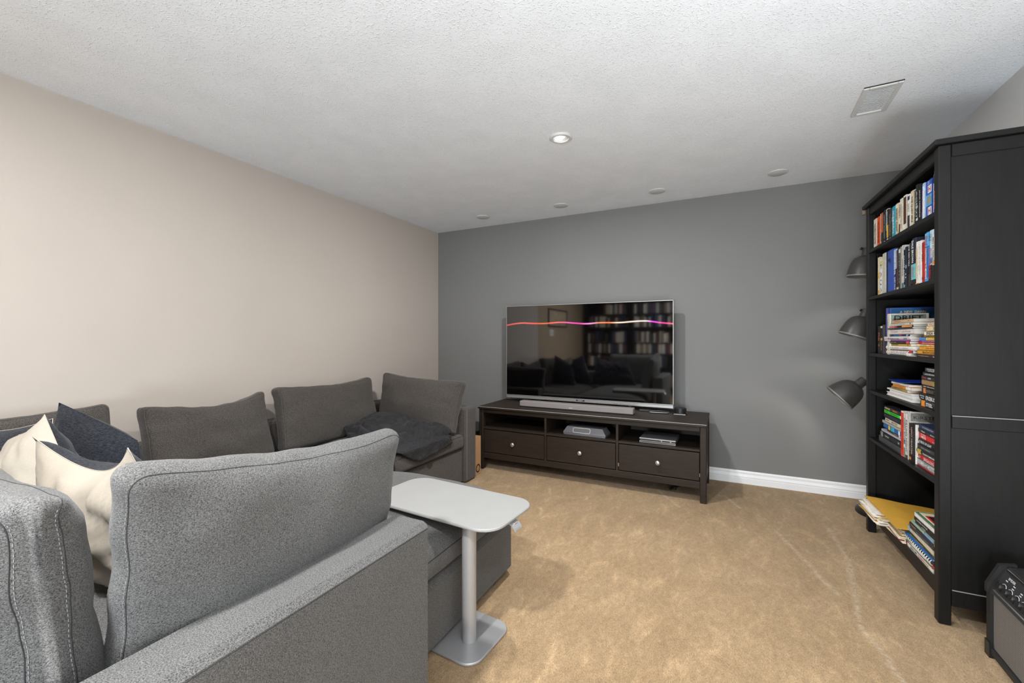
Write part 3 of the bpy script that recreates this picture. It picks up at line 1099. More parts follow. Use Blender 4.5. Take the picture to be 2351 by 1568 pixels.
for sx in (-1, 1):
    for sy in (-1, 1):
        MB().lathe([(.0, 0), (.015, 0), (.015, .013), (.0, .013)], 14, Matrix.Translation((sx * .15, sy * .15, 0))).obj('foot', M['black'], sw)

# ------------------------------------------------------------------ bookcases
SH = [1.704, 1.421, 1.084, .861, .578, .164]
BW, BD, BH = .968, .372, 1.985
def bookcase(name, label, loc, rotz, group=None):
    """local axes: x into the depth (front at 0), y along the width from the near post."""
    r = empty(name, loc, label, 'bookcase', group, rotz)
    m = M['bookcase']
    MB().box(-.016, BD, -.016, BW + .016, BH - .022, BH, .003).obj('top', m, r)
    for y0 in (0, BW - .043):
        for x0 in (0, BD - .040):
            MB().box(x0, x0 + .040, y0, y0 + .043, .0, BH - .022, .004).obj('post', m, r)
    for y0 in (.006, BW - .018):
        sp = MB().box(.040, BD - .040, y0, y0 + .012, .085, BH - .022).obj('side_panel', m, r)
    for s, y0 in ((-1, 0.0), (1, BW - .016)):
        for z0, z1 in ((BH - .074, BH - .024), (.806, .857), (.082, .148)):
            rl = MB().box(.0405, BD - .0405, y0 - (.0 if s < 0 else .0), y0 + .016, z0, z1, .002).obj('side_rail', m, r)
            if s < 0 and z1 < 1.5:
                MB().box(.041, BD - .041, -.0008, .003, z1 - .0022, z1 + .0006).obj('worn_edge', M['edge'], rl)
    MB().box(.006, .024, .043, BW - .043, BH - .068, BH - .022, .002).obj('top_rail', m, r)
    MB().box(.004, .022, .043, BW - .043, .106, .146, .002).obj('bottom_rail', m, r)
    MB().box(BD - .012, BD, .04, BW - .04, .09, BH - .022).obj('back_panel', m, r)
    for z in SH:
        MB().box(.003, BD - .012, .0185, BW - .0185, z - .0185, z, .0015).obj('shelf', m, r)
        for yy in (.021, BW - .021):
            MB().box(.006, .012, yy - .0025, yy + .0025, z - .024, z - .0185).obj('shelf_pin', M['silver'], r)
    return r


BROT = R(0.716)
bc = bookcase('bookcase', 'tall black-brown bookcase full of books on the right, side panel toward the camera', (.779, 2.352, 0), BROT)

# ------------------------------------------------------------------ books
P0 = Vector((.779, 2.352, 0))
RB = Matrix.Rotation(BROT, 3, 'Z')


def bc_point(x, l, z):
    return P0 + RB @ Vector((x, l, z))


def book(label, t, h, d, cover, text=None, tcol='111111', bands=(), pos=(0, 0, 0), yaw=0.0, lying=False, flip=False, group=None, pages='pages',
         tw=.7, th=.55, toff=0.0, hard=True, face=(), roundback=0.0, name='book', frame=None, mats=None):
    """upright: x depth 0..d (spine at 0), y thickness 0..t, z height 0..h. Lying books are turned onto their cover."""
    if lying:
        T = lambda p: Vector((p[0], p[2], t - p[1]))
    else:
        T = lambda p: Vector(p)
    if flip:
        T0 = T
        T = lambda p: T0((d - p[0], t - p[1], p[2]))
    bt = min(.003 if hard else .0012, t * .2)
    ov = .003 if hard else .0006
    b = MB()
    b.box(0, d, 0, bt, 0, h)
    b.box(0, d, t - bt, t, 0, h)
    if roundback > 0:
        n = 5
        poly = []
        for k in range(n + 1):
            a = math.pi * k / n
            poly.append((bt - math.sin(a) * roundback, t / 2 - math.cos(a) * t / 2))
        poly.append((bt + .001, t)); poly.append((bt + .001, 0))
        b.prism(poly, 0, h)
    else:
        b.box(0, bt, 0, t, 0, h)
    b.v = [tuple(T(p)) for p in b.v]
    frm = frame or bc_point
    o = b.obj(name, cmat(cover), loc=frm(*pos), rotz=(BROT if frame is None else 0) + yaw)
    tag(o, label, 'book', group)
    pg = MB().box(bt, d - ov, bt, t - bt, ov, h - ov)
    pg.v = [tuple(T(p)) for p in pg.v]
    pg.obj('pages', M[pages], o)
    xs = -.0006 - (roundback if roundback else 0)
    for f0, f1, hx in bands:
        q = MB().box(xs + (.3 * roundback), .001, t * .04, t * .96, h * f0, h * f1)
        q.v = [tuple(T(p)) for p in q.v]
        q.obj('spine_band', cmat(hx), o)
    if text:
        parts = text if isinstance(text, (list, tuple)) and not isinstance(text, str) else [(text, .5 + toff, tw, th, tcol)]
        for s, zc, wf, hf, hx, *vo in parts:
            c = T((xs - .0006, t * (.5 - (vo[0] if vo else 0)), h * zc))
            du = T((0, 0, 0)) - T((0, 0, 1)); dv = T((0, 0, 0)) - T((0, 1, 0))
            text_obj(s, c, du, dv, h * wf, t * hf, cmat(hx), o, 'spine_title')
    for f in face:
        if f[0] == 'rect':
            _, x0, x1, z0, z1, hx = f
            q = MB().box(d * x0, d * x1, -.0007, .001, h * z0, h * z1)
            q.v = [tuple(T(p)) for p in q.v]
            q.obj('cover_panel', cmat(hx), o)
        else:
            _, s, xc, zc, wf, hf, hx = f
            c = T((d * xc, -.0012, h * zc))
            du = T((1, 0, 0)) - T((0, 0, 0)); dv = T((0, 0, 1)) - T((0, 0, 0))
            text_obj(s, c, du, dv, d * wf, h * hf, cmat(hx), o, 'cover_title')
    return o


G1 = 'paperbacks standing on the top shelf'
T1 = ' on the top shelf'
# l0, l1, height, cover, label, text, text colour, bands
S1 = [
    (.858, .907, .176, 'e6dfd2', 'cream paperback with thin grey lettering at the far end' + T1, 'THE MEN IN WINTER', '6d675f', ()),
    (.815, .857, .177, 'e8581c', 'bright orange paperback with black lettering, second from the far end' + T1, 'THE LONG WINTER TREE', '1c1410', ((.02, .05, 'f0a060'),)),
    (.779, .813, .186, 'ddd8cf', 'off-white thin paperback right of the bright orange one' + T1, 'WITHOUT A TRACE', '55504a', ((.0, .06, '8b7a66'),)),
    (.744, .777, .183, '2a201c', 'paperback with a rusty orange upper spine and dark foot' + T1, None, '', ((.38, .98, 'c7602a'),)),
    (.722, .742, .190, '15161a', 'thin black paperback left of the white one with navy foot' + T1, 'NIGHT SOLDIERS', 'cfd0d0', ((.03, .08, 'e8e8e8'),)),
    (.687, .720, .186, 'd9dde2', 'white paperback with navy and cyan foot' + T1, 'HARD TARGET', '8a8f96', ((.0, .36, '10233f'), (.22, .30, '45b6e0'))),
    (.662, .685, .176, '1b1b1d', 'black paperback with a yellow lower spine' + T1, [('DEAD WATER', .74, .4, .5, 'd8d8d8')], '', ((.12, .52, 'e2b51f'), (.03, .09, 'f0f0f0'))),
    (.630, .660, .173, '3a302b', 'dark brown narrow paperback left of the teal ones' + T1, 'TRIPWIRE', '9c8f84', ((.02, .08, 'ece8e2'),)),
    (.599, .628, .170, '2c86a8', 'teal paperback with a yellow lower title' + T1, [('COLD', .8, .25, .5, 'f0f0f0'), ('DEEP SIX', .3, .4, .5, 'f0d040')], '', ((.55, .70, 'b8d6e0'),)),
    (.565, .597, .168, '16a8c4', 'turquoise paperback with a white stripe down its spine' + T1, 'ICEBERG', 'f4f6f6', ((.01, .03, 'e8f4f6'),)),
    (.530, .563, .172, 'd9c9a8', 'sand-coloured paperback with dark small lettering, right of the turquoise one' + T1, 'HORNET FLIGHT', '4a4338', ((.86, .97, 'efe6cf'),)),
    (.494, .528, .171, 'ece7df', 'white paperback with bold black title and black-red foot' + T1, [('TUESDAY', .72, .45, .7, '151515')], '', ((.02, .34, '161214'), (.20, .28, 'c41f3a'))),
    (.459, .492, .178, 'e9e1cf', 'plain cream paperback with a faint grey line of text, centre' + T1, 'A SEASON IN THE HILLS', 'a39a88', ()),
    (.422, .457, .183, 'efe7da', 'white paperback with a long dark brown title block' + T1, None, '', ((.22, .95, '3a2d26'), (.30, .84, '8a5a3c'))),
    (.396, .420, .176, 'd8b878', 'tan paperback with black serif title' + T1, 'THE TRAVELLERS', '241c10', ()),
    (.369, .394, .171, 'efefec', 'white paperback with a navy square at the top and purple-black foot' + T1, [('GREY', .62, .25, .6, '9a9a98')], '', ((.84, .95, '20285e'), (.02, .40, '2a2436'))),
    (.334, .367, .178, 'd9ccb0', 'cream paperback with black spaced title, left of the grey-black one' + T1, 'THE QUIET MILE', '2a251c', ()),
    (.298, .332, .177, 'efeeec', 'paperback with a smoky grey and black spine between white edges' + T1, [('MISTS', .5, .5, .5, '8d8a86')], '', ((.03, .97, '4b4744'), (.03, .35, '2b2827'))),
    (.274, .296, .187, '1a1a1a', 'black paperback with scattered white lettering' + T1, 'AGENT', 'cfcfcf', ((.10, .16, 'd8d8d8'), (.42, .47, 'bdbdbd'))),
    (.250, .272, .182, '151515', 'black paperback with heavy white title, left of the blue ones' + T1, 'JACK HIGGINS', 'f2f2f2', ((.36, .44, '2b2b2b'),)),
    (.223, .248, .172, '1f4ea6', 'blue paperback with salmon lettering' + T1, 'THE EAGLE', 'e8a48c', ((.0, .28, '6f9ad0'),)),
    (.200, .221, .170, 'b9d2ea', 'icy pale blue paperback with a white streak' + T1, None, '', ((.05, .92, 'e8f0f6'),)),
    (.134, .198, .168, '2557b4', 'thick blue paperback with two red letters on white squares' + T1, [('1/1', .93, .07, .30, 'f4f4f4')], '', ()),
    (.110, .132, .176, 'd9d6dc', 'whitish paperback with a navy top near the near post' + T1, [('RAIN', .4, .4, .5, '8c8894')], '', ((.80, .99, '1b2550'),)),
    (.087, .108, .186, '1d2440', 'paperback with black top, orange-red lower title, nearest to the post' + T1, [('JACK HIGGINS', .72, .42, .6, 'e8e8ee'), ('MIDNIGHT', .33, .4, .6, 'f4f0ea')], '', ((.12, .55, 'd2441c'),)),
]
for i, (l0, l1, h, cv, lb, tx, tc, bn) in enumerate(S1):
    o = book(lb, l1 - l0, h, .11, cv, tx, tc or '111111', bn, (.022 + .003 * (i % 3), l0, SH[0]), hard=False, group=G1, pages='pages_c' if i % 3 == 0 else 'pages')
    if 'two red letters' in lb:
        for z in (.085, .66):
            q = MB().box(-.0011, 0, .006, .040, h * z, h * (z + .20)); q.obj('spine_band', cmat('f2f0ee'), o)
            text_obj('H', (-.0018, .023, h * (z + .10)), (0, -1, 0), (0, 0, 1), .022, .024, cmat('c81e24'), o, 'spine_title')
        MB().box(-.0009, 0, .004, .060, h * .33, h * .62).obj('spine_band', cmat('58a8d8'), o)
        MB().box(-.0013, 0, .012, .044, h * .38, h * .56).obj('spine_band', cmat('9c8c74'), o)

G2 = 'hardbacks standing on the second shelf'
T2 = ' on the second shelf'
S2 = [
    (.809, .842, .222, 'e9dfc0', 'cream and yellow thin book at the far end' + T2, None, '', ((.05, .14, 'd8a52a'), (.45, .60, 'd8b860')), 0),
    (.766, .807, .203, 'f2f0ee', 'white book with dark brush marks down its spine' + T2, [('K A I J A', .45, .8, .42, '33201c')], '', ((.82, .97, 'd8c886'),), 0),
    (.713, .764, .234, '1e2c4c', 'navy hardback with pale worn edge, left of the plain blue' + T2, None, '', ((.02, .98, 'c9c4b4'),), .004),
    (.592, .711, .232, '2d4fa8', 'very thick plain blue hardback with a small black bird mark' + T2, None, '', (), .010),
    (.549, .590, .225, '16244c', 'navy hardback with a pale blue flame upper spine and white title' + T2, [('UNDER COVER', .66, .55, .5, 'f2f2f2'), ('QUIET HOUR', .18, .3, .5, 'e0e0e0')], '', ((.52, .98, 'a8c0dc'),), .005),
    (.518, .547, .211, '3a2426', 'dark maroon-brown book with tiny lettering' + T2, 'STEEL HEART', '8c5a56', ((.02, .08, 'c8b8a8'),), 0),
    (.496, .516, .216, '3c4040', 'charcoal book with a white top mark' + T2, 'DEPTHS', '9ea6a4', ((.88, .97, 'd8dcdc'),), 0),
    (.476, .494, .218, 'b9b2a0', 'thin beige book left of the pale grey one' + T2, None, '', (), 0),
    (.452, .474, .221, 'd2d4ce', 'pale grey-green book with a black mark' + T2, [('WINDS', .5, .4, .5, '6d6f6a')], '', ((.0, .14, '5a6c72'),), 0),
    (.434, .450, .194, '131313', 'short black book with bold white title' + T2, 'KILLER ANGEL', 'ffffff', ((.02, .10, '6aa0b4'),), 0),
    (.411, .432, .205, '26304a', 'slate-blue book with a pale spot half-way' + T2, [('II', .3, .12, .6, 'a8b4c8')], '', ((.48, .56, '7c8cb0'),), 0),
    (.398, .409, .200, '0f1012', 'very thin black book in the middle' + T2, None, '', (), 0),
    (.366, .396, .215, '26262a', 'dark grey hardback titled THE RED HILL in white' + T2, [('THE RED HILL', .72, .5, .42, 'f0f0f0')], '', ((.02, .3, '3a3026'),), .004),
    (.313, .364, .230, '1c2436', 'hardback titled DALE BROWN in white above teal and red' + T2, [('DALE BROWN', .72, .46, .42, 'f6f6f6'), ('SHADOWS OF', .3, .22, .34, 'd8202c')], '', ((.14, .46, '6cc0c8'), (.05, .13, '15171c')), .006),
    (.281, .311, .205, 'ece6da', 'white hardback with gold letters' + T2, 'GREAT ARBITRARY', 'c49a4a', ((.0, .05, 'e0a020'),), .004),
    (.248, .279, .203, 'e9e6e2', 'white hardback with small grey and black lettering beside the red one' + T2, [('LESSONS', .7, .45, .22, '9a8c8c'), ('NORTH', .34, .22, .3, '2a2626')], '', (), .004),
    (.211, .246, .190, 'b3261f', 'deep red hardback with dark red title' + T2, [('FAULT LINES', .75, .42, .4, '5c1210'), ('K', .12, .06, .4, '5c1210')], '', (), .004),
    (.174, .209, .226, '2f74b8', 'sky-blue hardback with red and white lettering, COUNTDOWN TO MIDNIGHT' + T2, [('DALE', .83, .18, .5, 'cc2a3a'), ('COUNTDOWN TO MIDNIGHT', .38, .62, .46, 'ffffff')], '', ((.72, .98, '64b0e0'), (.0, .10, '4a9ad8')), .006),
    (.131, .172, .226, 'bcd8e8', 'pale blue to black hardback with large red title ARCTIC STORM RISING' + T2, [('DALE', .86, .14, .45, '2a3c50'), ('ARCTIC STORM RISING', .36, .60, .44, 'd0202a')], '', ((.0, .32, '15181e'), (.36, .46, '3f86c8')), .006),
    (.109, .129, .199, 'e6e2dc', 'white book with orange flames and a black foot' + T2, [('MEN IN GREEN', .7, .5, .5, '4a4238')], '', ((.0, .34, '17120f'), (.36, .44, 'e89020')), 0),
    (.089, .107, .195, '8c8a86', 'mottled grey book with red flecks beside the near post' + T2, [('NIGHT RUN', .6, .6, .5, '2a2826')], '', ((.36, .42, 'd8481c'), (.0, .2, '22262e')), 0),
]
for i, (l0, l1, h, cv, lb, tx, tc, bn, rb) in enumerate(S2):
    o = book(lb, l1 - l0, h, .15, cv, tx, tc or '111111', bn, (.024 + rb, l0, SH[1]), group=G2, roundback=rb)
    if 'bird mark' in lb:
        for pts in (((.035, .178), (.055, .186), (.075, .190), (.060, .180), (.052, .168)), ((.055, .182), (.062, .172), (.072, .164), (.066, .160), (.056, .168))):
            q = MB(); q.add([(-.0108, l1 - l0 - y, z) for y, z in pts], [tuple(range(5))]); q.obj('bird_mark', cmat('14181e'), o)

T3 = ' on the third shelf'
G3 = 'books standing on the third shelf'
book('thin dark green book with orange letters at the far end' + T3, .047, .160, .15, '1c211a', [('ATLAS', .62, .3, .5, 'd8744a'), ('W', .3, .1, .5, 'd87a50')], '', (), (.03, .818, SH[2]), group=G3)
book('narrow brown-black book second from the far end' + T3, .032, .160, .15, '1a1512', [('SAGA', .3, .4, .5, 'b08a5c')], '', ((.48, .56, 'c89a60'), (.92, .99, 'e0d8c8')), (.03, .784, SH[2]), group=G3)
book('charcoal spiral-bound book beside the blue picture book' + T3, .045, .165, .16, '3a3438', None, '', ((.0, 1.0, '453e42'),), (.03, .737, SH[2]), group=G3)
book('large blue hardback with its painted cover showing, tallest one' + T3, .042, .256, .225, '2c3f8e', None, '', ((.0, 1, '4a4fa0'),), (.03, .685, SH[2]), group=G3,
     face=[('rect', .03, .99, .02, .985, '2a6aa8'), ('rect', .35, .99, .62, .84, '3d6fb4'), ('rect', .60, .99, .84, .98, '3a4a94'), ('rect', .05, .5, .86, .97, '3f86b8'), ('t', 'A  NEW  DAWN', .45, .905, .48, .05, 'd8b86a'), ('t', 'R', .80, .70, .08, .12, 'c8b070')])
book('cream hardback titled DRIFT on a grey cover' + T3, .022, .222, .165, 'e6e2d0', [('WRITING', .72, .3, .4, '6a6a50')], '', (), (.022, .655, SH[2]), group=G3,
     face=[('rect', .06, .93, .50, .975, '8d9a98'), ('rect', .12, .86, .80, .90, 'b4bebb'), ('t', 'DRIFT', .50, .895, .72, .115, '1a1a1a')])

GA = 'books in the left pile on the third shelf'
A = [  # thickness weight, cover, label, text, bands, l1 (far end), length, extra depth
    (85, 'c6a57c', 'tan paperback with red letters, topmost of the left pile', [('BACKGROUND', .72, .3, .3, 'b02a20'), ('WAY', .2, .06, .3, '4a3a2c')], (), .600, .265),
    (70, 'c3c8bf', 'pale grey-green paperback second from the top of the left pile', [('THE LONG LIGHT', .5, .4, .35, '8a94a0'), ('P', .08, .05, .5, '20283a')], (), .640, .305),
    (50, '1c1a1a', 'paperback with red, black and orange spine in the left pile', [('RUN RUN', .86, .22, .5, 'f0e0d8')], ((.66, .99, 'd42a20'), (.04, .44, 'f0902a')), .645, .305),
    (36, '2c4258', 'thin navy booklet below the red-orange spine, left pile', [('TRAINING', .8, .25, .4, '9ab0c0')], (), .665, .325),
    (142, 'd6cbc6', 'thick pinkish white paperback in the middle of the left pile', [('COMPLETE WORKS', .72, .3, .16, '8c8a98'), ('OF OUR AGE', .25, .3, .14, '9a7a70')], (), .682, .345),
    (58, '20345e', 'navy paperback with a bright blue title in the left pile', [('TACTICS', .5, .28, .6, '2aa0e0'), ('NEW', .84, .12, .4, 'e0e0e0'), ('87', .08, .08, .7, 'f0f0f0')], ((.30, .44, '8a3048'),), .706, .320),
    (35, 'f0ece6', 'thin white booklet in the left pile under the navy one', [('o', .78, .03, .5, 'e07a2a')], (), .725, .34),
    (46, 'c9c6c4', 'light grey book with red and black letters in the left pile', [('MEASURE OF ALL', .6, .45, .5, '3a2c30')], ((.10, .22, '8c8c8c'),), .722, .345),
    (44, '8a4a94', 'purple book with a silver end in the left pile', None, ((.75, 1, 'cfc0d4'),), .705, .335),
    (64, '26241f', 'black book with lime letters in the left pile', [('GREEN LIGHT RULES', .68, .34, .35, 'a8d83a'), ('JOY', .28, .12, .3, 'd83a3a')], ((.02, .12, 'd84a4a'),), .722, .345),
    (66, 'c8a04a', 'mustard book with black title in the left pile', [('THE ALPINE SPIRITS', .72, .4, .42, '2a200c'), ('e', .1, .04, .5, '6a4a1a')], (), .700, .325),
    (96, 'ece9e4', 'fat white rounded book with grey outline letters in the left pile', [('CHICKEN CURRIES', .5, .62, .45, 'a8a2a0')], (), .706, .395),
    (70, '6a3a40', 'maroon book with a red end in the left pile', None, ((.02, .14, 'c82030'),), .728, .385),
    (80, 'efece8', 'white spiral-bound notebook at the bottom of the left pile', None, ((.16, .99, '2a2a2c'),), .728, .36),
]
def pile(entries, z, total, group, depth, x0, suffix, seed, flips=(), pages=None):
    rnd = random.Random(seed)
    ws = sum(e[0] for e in entries)
    zz = z
    out = []
    for i, (wt, cv, lb, tx, bn, far, L) in enumerate(entries[::-1]):
        k = len(entries) - 1 - i
        t = total * wt / ws
        yaw = R(rnd.uniform(-1.2, 1.2))
        dd = depth[k] if isinstance(depth, (list, tuple)) else depth
        rb = .006 if 'rounded' in lb else 0
        out.append(book(lb + suffix, t * .97, L, dd, cv, tx, 'ffffff', bn, (x0 + rb + rnd.uniform(0, .006), far - L, zz), yaw, True, k in flips, group, roundback=rb,
                        hard=t > .018, pages=pages or 'pages'))
        zz += t
    return out[::-1]


pa = pile(A, SH[2], .183, GA, [.13, .13, .125, .13, .14, .135, .13, .13, .13, .13, .13, .14, .14, .14], .022, T3, 3)
# wire spiral of the lowest notebook
sp = MB()
for k in range(16):
    yy = .02 + k * .020
    sp.tube([(.002 + .009 * math.cos(a), yy, .0135 + .010 * math.sin(a)) for a in [i * math.pi / 5 for i in range(10)]], .0018, 5, True)
so = sp.obj('wire_spiral', M['paper'], pa[-1]); so['kind'] = 'stuff'
GB = 'books in the near pile on the third shelf'
B_ = [
    (68, 'e4d8c4', 'cream paperback with a red title on top of the near pile', [('THE BATTLE OF BRITAIN', .55, .75, .5, 'b83028')], ((.0, 1, 'e4d8c4'),), .176, .15),
    (128, 'dcc79c', 'thick sand paperback with large dark letters in the near pile', [('2001', .42, .3, .45, '3c443c'), ('.', .9, .03, .2, 'c02020')], (), .172, .15),
    (100, 'ece4d2', 'white book with tall black and red letters in the near pile', [('SPADA + MORE', .48, .8, .7, '4a3026')], (), .206, .18),
    (46, '2c2420', 'dark book with orange letters and pink end, near pile', [('TIME FOR MURDER', .6, .6, .45, 'e8a030')], ((.0, .22, 'd82058'),), .252, .21),
    (66, 'e6d44a', 'yellow book with a blue swirl end in the near pile', [('CHOCOLATE HEAVEN', .35, .45, .4, 'b04a20')], ((.64, .99, '3a86d0'),), .262, .21),
    (42, '7a2a84', 'violet book in the near pile', [('THE SECOND SUMMER', .5, .7, .4, 'e8d8ea')], (), .260, .21),
    (54, 'b82420', 'red book with white letters in the near pile', [('WINGS OF THE FALCON', .5, .6, .4, 'f4e8e0')], ((.0, .05, 'f0f0f0'),), .260, .21),
    (46, 'ead8a4', 'pale yellow book with orange letters in the near pile', [('THE COMPLETE', .72, .3, .4, '6a7a5a'), ('HOW WE LIVE', .3, .35, .45, 'e0602a')], (), .276, .225),
    (92, 'e2a628', 'golden yellow book with brick red title in the near pile', [('Yellow Brick Roads', .40, .55, .42, 'b0402a'), ('Mary Ellis', .82, .15, .2, '6a4a14')], (), .268, .215),
    (105, 'cf9432', 'ochre book with tall brown letters in the near pile', [('Moon Over Cal-i-Boca', .42, .6, .6, '7a4a20')], (), .282, .225),
    (82, '38222e', 'dark plum book at the bottom of the near pile', [('The Complete Companion', .68, .5, .3, 'd8b878'), ('EAST', .14, .2, .35, 'e8e4e4')], (), .290, .235),
]
pile(B_, SH[2], .156, GB, .14, .020, T3, 4)

T4 = ' on the fourth shelf'
GC = 'books in the left pile on the fourth shelf'
C_ = [
    (60, 'c9c4bc', 'white paperback with faint pink title under the blue magazine', [('NATURALISM', .60, .32, .35, 'd0485a')], (), .605, .215),
    (90, 'd88a20', 'orange paperback with a white end in the left pile', [('HOW TO READ', .66, .5, .4, 'b8601a')], ((.0, .26, 'e8e4de'),), .592, .225),
    (85, 'a2925a', 'olive paperback with dark red letters in the left pile', [('CHEF MAZZA', .80, .32, .5, '6a2420'), ('MEDITERRANEAN', .42, .3, .3, '4c4828')], (), .640, .23),
    (50, 'b8b4ae', 'floppy grey magazine near the bottom of the left pile', None, (), .690, .32),
    (70, 'cfd0e4', 'white softcover with a lavender front sheet in the left pile', None, (), .650, .29),
    (110, 'e9e7e4', 'large white book at the bottom of the left pile', None, (), .698, .345),
]
pc = pile(C_, SH[3], .082, GC, [.14, .15, .15, .19, .19, .21], .022, T4, 5, flips=(3, 4, 5))
mg = MB()
N = 10
vs = []
for side in (0, 1):
    for i in range(N + 1):
        for j in range(4):
            y = .62 - .235 * i / N; x = .0 + .15 * j / 3
            z = .010 + .012 * abs(i / N - .42) ** 1.5 * 2 - (.0015 if side else 0)
            vs.append((x, y - .5, z))
m1 = (N + 1) * 4
fs = []
for i in range(N):
    for j in range(3):
        a = i * 4 + j
        fs += [(a, a + 1, a + 5, a + 4), (m1 + a, m1 + a + 4, m1 + a + 5, m1 + a + 1)]
    fs += [(i * 4, i * 4 + 4, m1 + i * 4 + 4, m1 + i * 4), (i * 4 + 3, m1 + i * 4 + 3, m1 + i * 4 + 7, i * 4 + 7)]
fs += [(0, m1, m1 + 1, 1), (1, m1 + 1, m1 + 2, 2), (2, m1 + 2, m1 + 3, 3)]
e = N * 4
fs += [(e + j, e + j + 1, m1 + e + j + 1, m1 + e + j) for j in range(3)]
mg.add(vs, fs)
mo = mg.obj('magazine', cmat('1c3c9c', .25), loc=bc_point(.02, .5, SH[3] + .0745), rotz=BROT + R(4))
tag(mo, 'glossy blue magazine bent on top of the left pile' + T4, 'magazine')
GD = 'books in the near pile on the fourth shelf'
D_ = [
    (125, '26282c', 'black paperback with bright blue end topping the near pile', [('DRAGON CHAIN', .62, .5, .28, 'e8e8e8', .2), ('A LITTLE SET', .62, .4, .28, 'e8e8e8', -.2)], ((.0, .34, '6cc4e0'),), .208, .165),
    (115, '242426', 'black paperback with grey letters second in the near pile', [('LONG STEPS INWARD', .58, .6, .35, 'd8d8d8')], (), .222, .18),
    (105, '302e30', 'dark paperback with red word and pale portrait, near pile', [('Danger', .82, .2, .45, 'd83038'), ('LOSS', .58, .14, .4, 'f0f0f0')], ((.18, .34, 'd8c8c0'),), .256, .21),
    (150, '9c7a52', 'brown paperback with pale handwriting in the near pile', [('Amber', .26, .2, .24, 'f0e4c8'), ('Waterline', .2, .32, .2, 'e8dcc0')], ((.0, .46, '9a8c4a'),), .250, .21),
    (75, '1d1a1a', 'thin black paperback with a red upper edge in the near pile', [('ABLE  THE PLANTATION', .55, .7, .35, 'f0ece8')], (), .248, .205),
    (170, '2a2725', 'thick charcoal rounded hardback with an orange spot in the near pile', [('HUNTERS OF', .56, .36, .5, '7c7468'), ('ICE', .24, .14, .28, 'd8d8d8')], ((.80, .88, 'd8803a'),), .270, .225),
    (190, '1a1b1c', 'thick black rounded hardback with white EREBUS, near pile', [('EREBUS', .44, .40, .58, 'f2f2ee'), ('MICHAEL', .80, .2, .2, 'd8d8d8', .16), ('PAGIN', .80, .14, .18, 'd8d8d8', -.16)], (), .276, .235),
    (175, '3c3c3e', 'dark grey rounded hardback with white STEEL, near pile', [('STEEL', .54, .28, .55, 'f4f4f4')], ((.80, .92, 'e8902a'), (.0, .12, 'd8c84a')), .266, .225),
]
pile(D_, SH[3], .180, GD, .15, .022, T4, 6)

T5 = ' on the fifth shelf'
GE = 'books in the far pile on the fifth shelf'
E_ = [
    (120, '26222c', 'purple-black paperback with yellow and orange letters topping the far pile', [('HYPERION RISE', .80, .34, .45, 'e8d48a'), ('TENDENCIES', .32, .3, .45, 'd8862a')], (), .728, .235),
    (105, '3ad82a', 'neon green paperback in the far pile', [('NEUROMANCER', .42, .45, .4, '14641c'), ('W GIBSON', .84, .2, .35, '14641c')], ((.0, .07, 'e8f0e4'),), .742, .25),
    (140, '231f33', 'dark indigo paperback under the neon green one', [('NINE', .3, .3, .3, '4c4870')], (), .748, .255),
    (115, 'e2d8c4', 'cream paperback with heavy black letters in the far pile', [('JEMISON', .82, .24, .45, '1c1814'), ('SOMEDAY STONE', .42, .36, .45, '2c2620')], ((.0, .10, 'd8b880'),), .730, .24),
    (80, 'a9a8a6', 'grey magazine in the far pile below the cream book', None, (), .780, .29),
    (135, '1f62a8', 'blue and cyan softcover with a yellow patch in the far pile', None, ((.34, .52, '2ab0d8'), (.58, .68, 'e0c832'), (.02, .1, 'e8e8ea')), .768, .27),
    (60, '33312e', 'small dark booklet in the far pile under the blue one', [('PUZZLE', .3, .3, .4, 'c0a890')], ((.0, .08, 'd8d8d8'),), .705, .20),
    (70, 'b4b2be', 'lilac-grey magazine in the far pile', None, (), .778, .285),
    (170, '1b1b1c', 'wide black book with white crest in the far pile', [('TOM GOLD', .62, .2, .25, 'e8e8e8'), ('H', .06, .05, .35, 'e8e8e8')], ((.84, .94, '8a8a8a'),), .792, .30),
    (200, '46474a', 'thick dark grey case at the bottom of the far pile', [('COLLECTORS EDITION', .5, .6, .5, '5a5b5e')], (), .828, .335),
]
pile(E_, SH[4], .218, GE, [.15, .15, .15, .15, .19, .18, .15, .19, .19, .2], .022, T5, 7)
G5 = 'books standing on the fifth shelf'
book('red-spined handbook standing in the middle' + T5, .036, .226, .165, 'efe9e4', [('Style  Handbook', .5, .62, .30, '5a1a14'), ('A', .16, .05, .4, '4a1a14')], '', ((.01, .97, 'dc3a20'),), (.022, .444, SH[4]), group=G5)
book('white and navy book right of the red-spined handbook' + T5, .019, .219, .16, 'dfe2e2', [('FOREST ROAD', .62, .55, .6, '2c4454')], '', ((.0, .22, '8c8a7c'), (.30, .40, '6c8690')), (.022, .424, SH[4]), group=G5)
book('white hardback with thick black brush letters, left of the black hardback' + T5, .030, .222, .16, 'e4e2de', [('KILLING NIGHT', .5, .72, .55, '1c1c1c')], '', ((.0, .08, '4c4636'),), (.022, .393, SH[4]), group=G5)
book('black hardback with a copper outlined title panel' + T5, .024, .183, .15, '2c2826', [('THE ROUND HOUSE', .50, .46, .28, 'd8d0c8')], '', ((.20, .84, '8c5c34'), (.215, .825, '2c2826'), (.04, .11, 'c8883a')), (.022, .352, SH[4]), group=G5)
book('narrow dark red-black book with white letters right of the copper-framed one' + T5, .020, .184, .15, '3a1c1e', [('LIGHT HEARTED', .55, .7, .6, 'e4e0e0')], '', (), (.022, .331, SH[4]), group=G5)
book('black-spined book with a white cover facing the near pile' + T5, .028, .186, .15, '1c1a1b', [('SILENT PLAIN', .5, .6, .3, '6a6664')], '', (), (.022, .302, SH[4]), group=G5, face=[('rect', .0, 1, .0, 1, 'e6e4e0')])
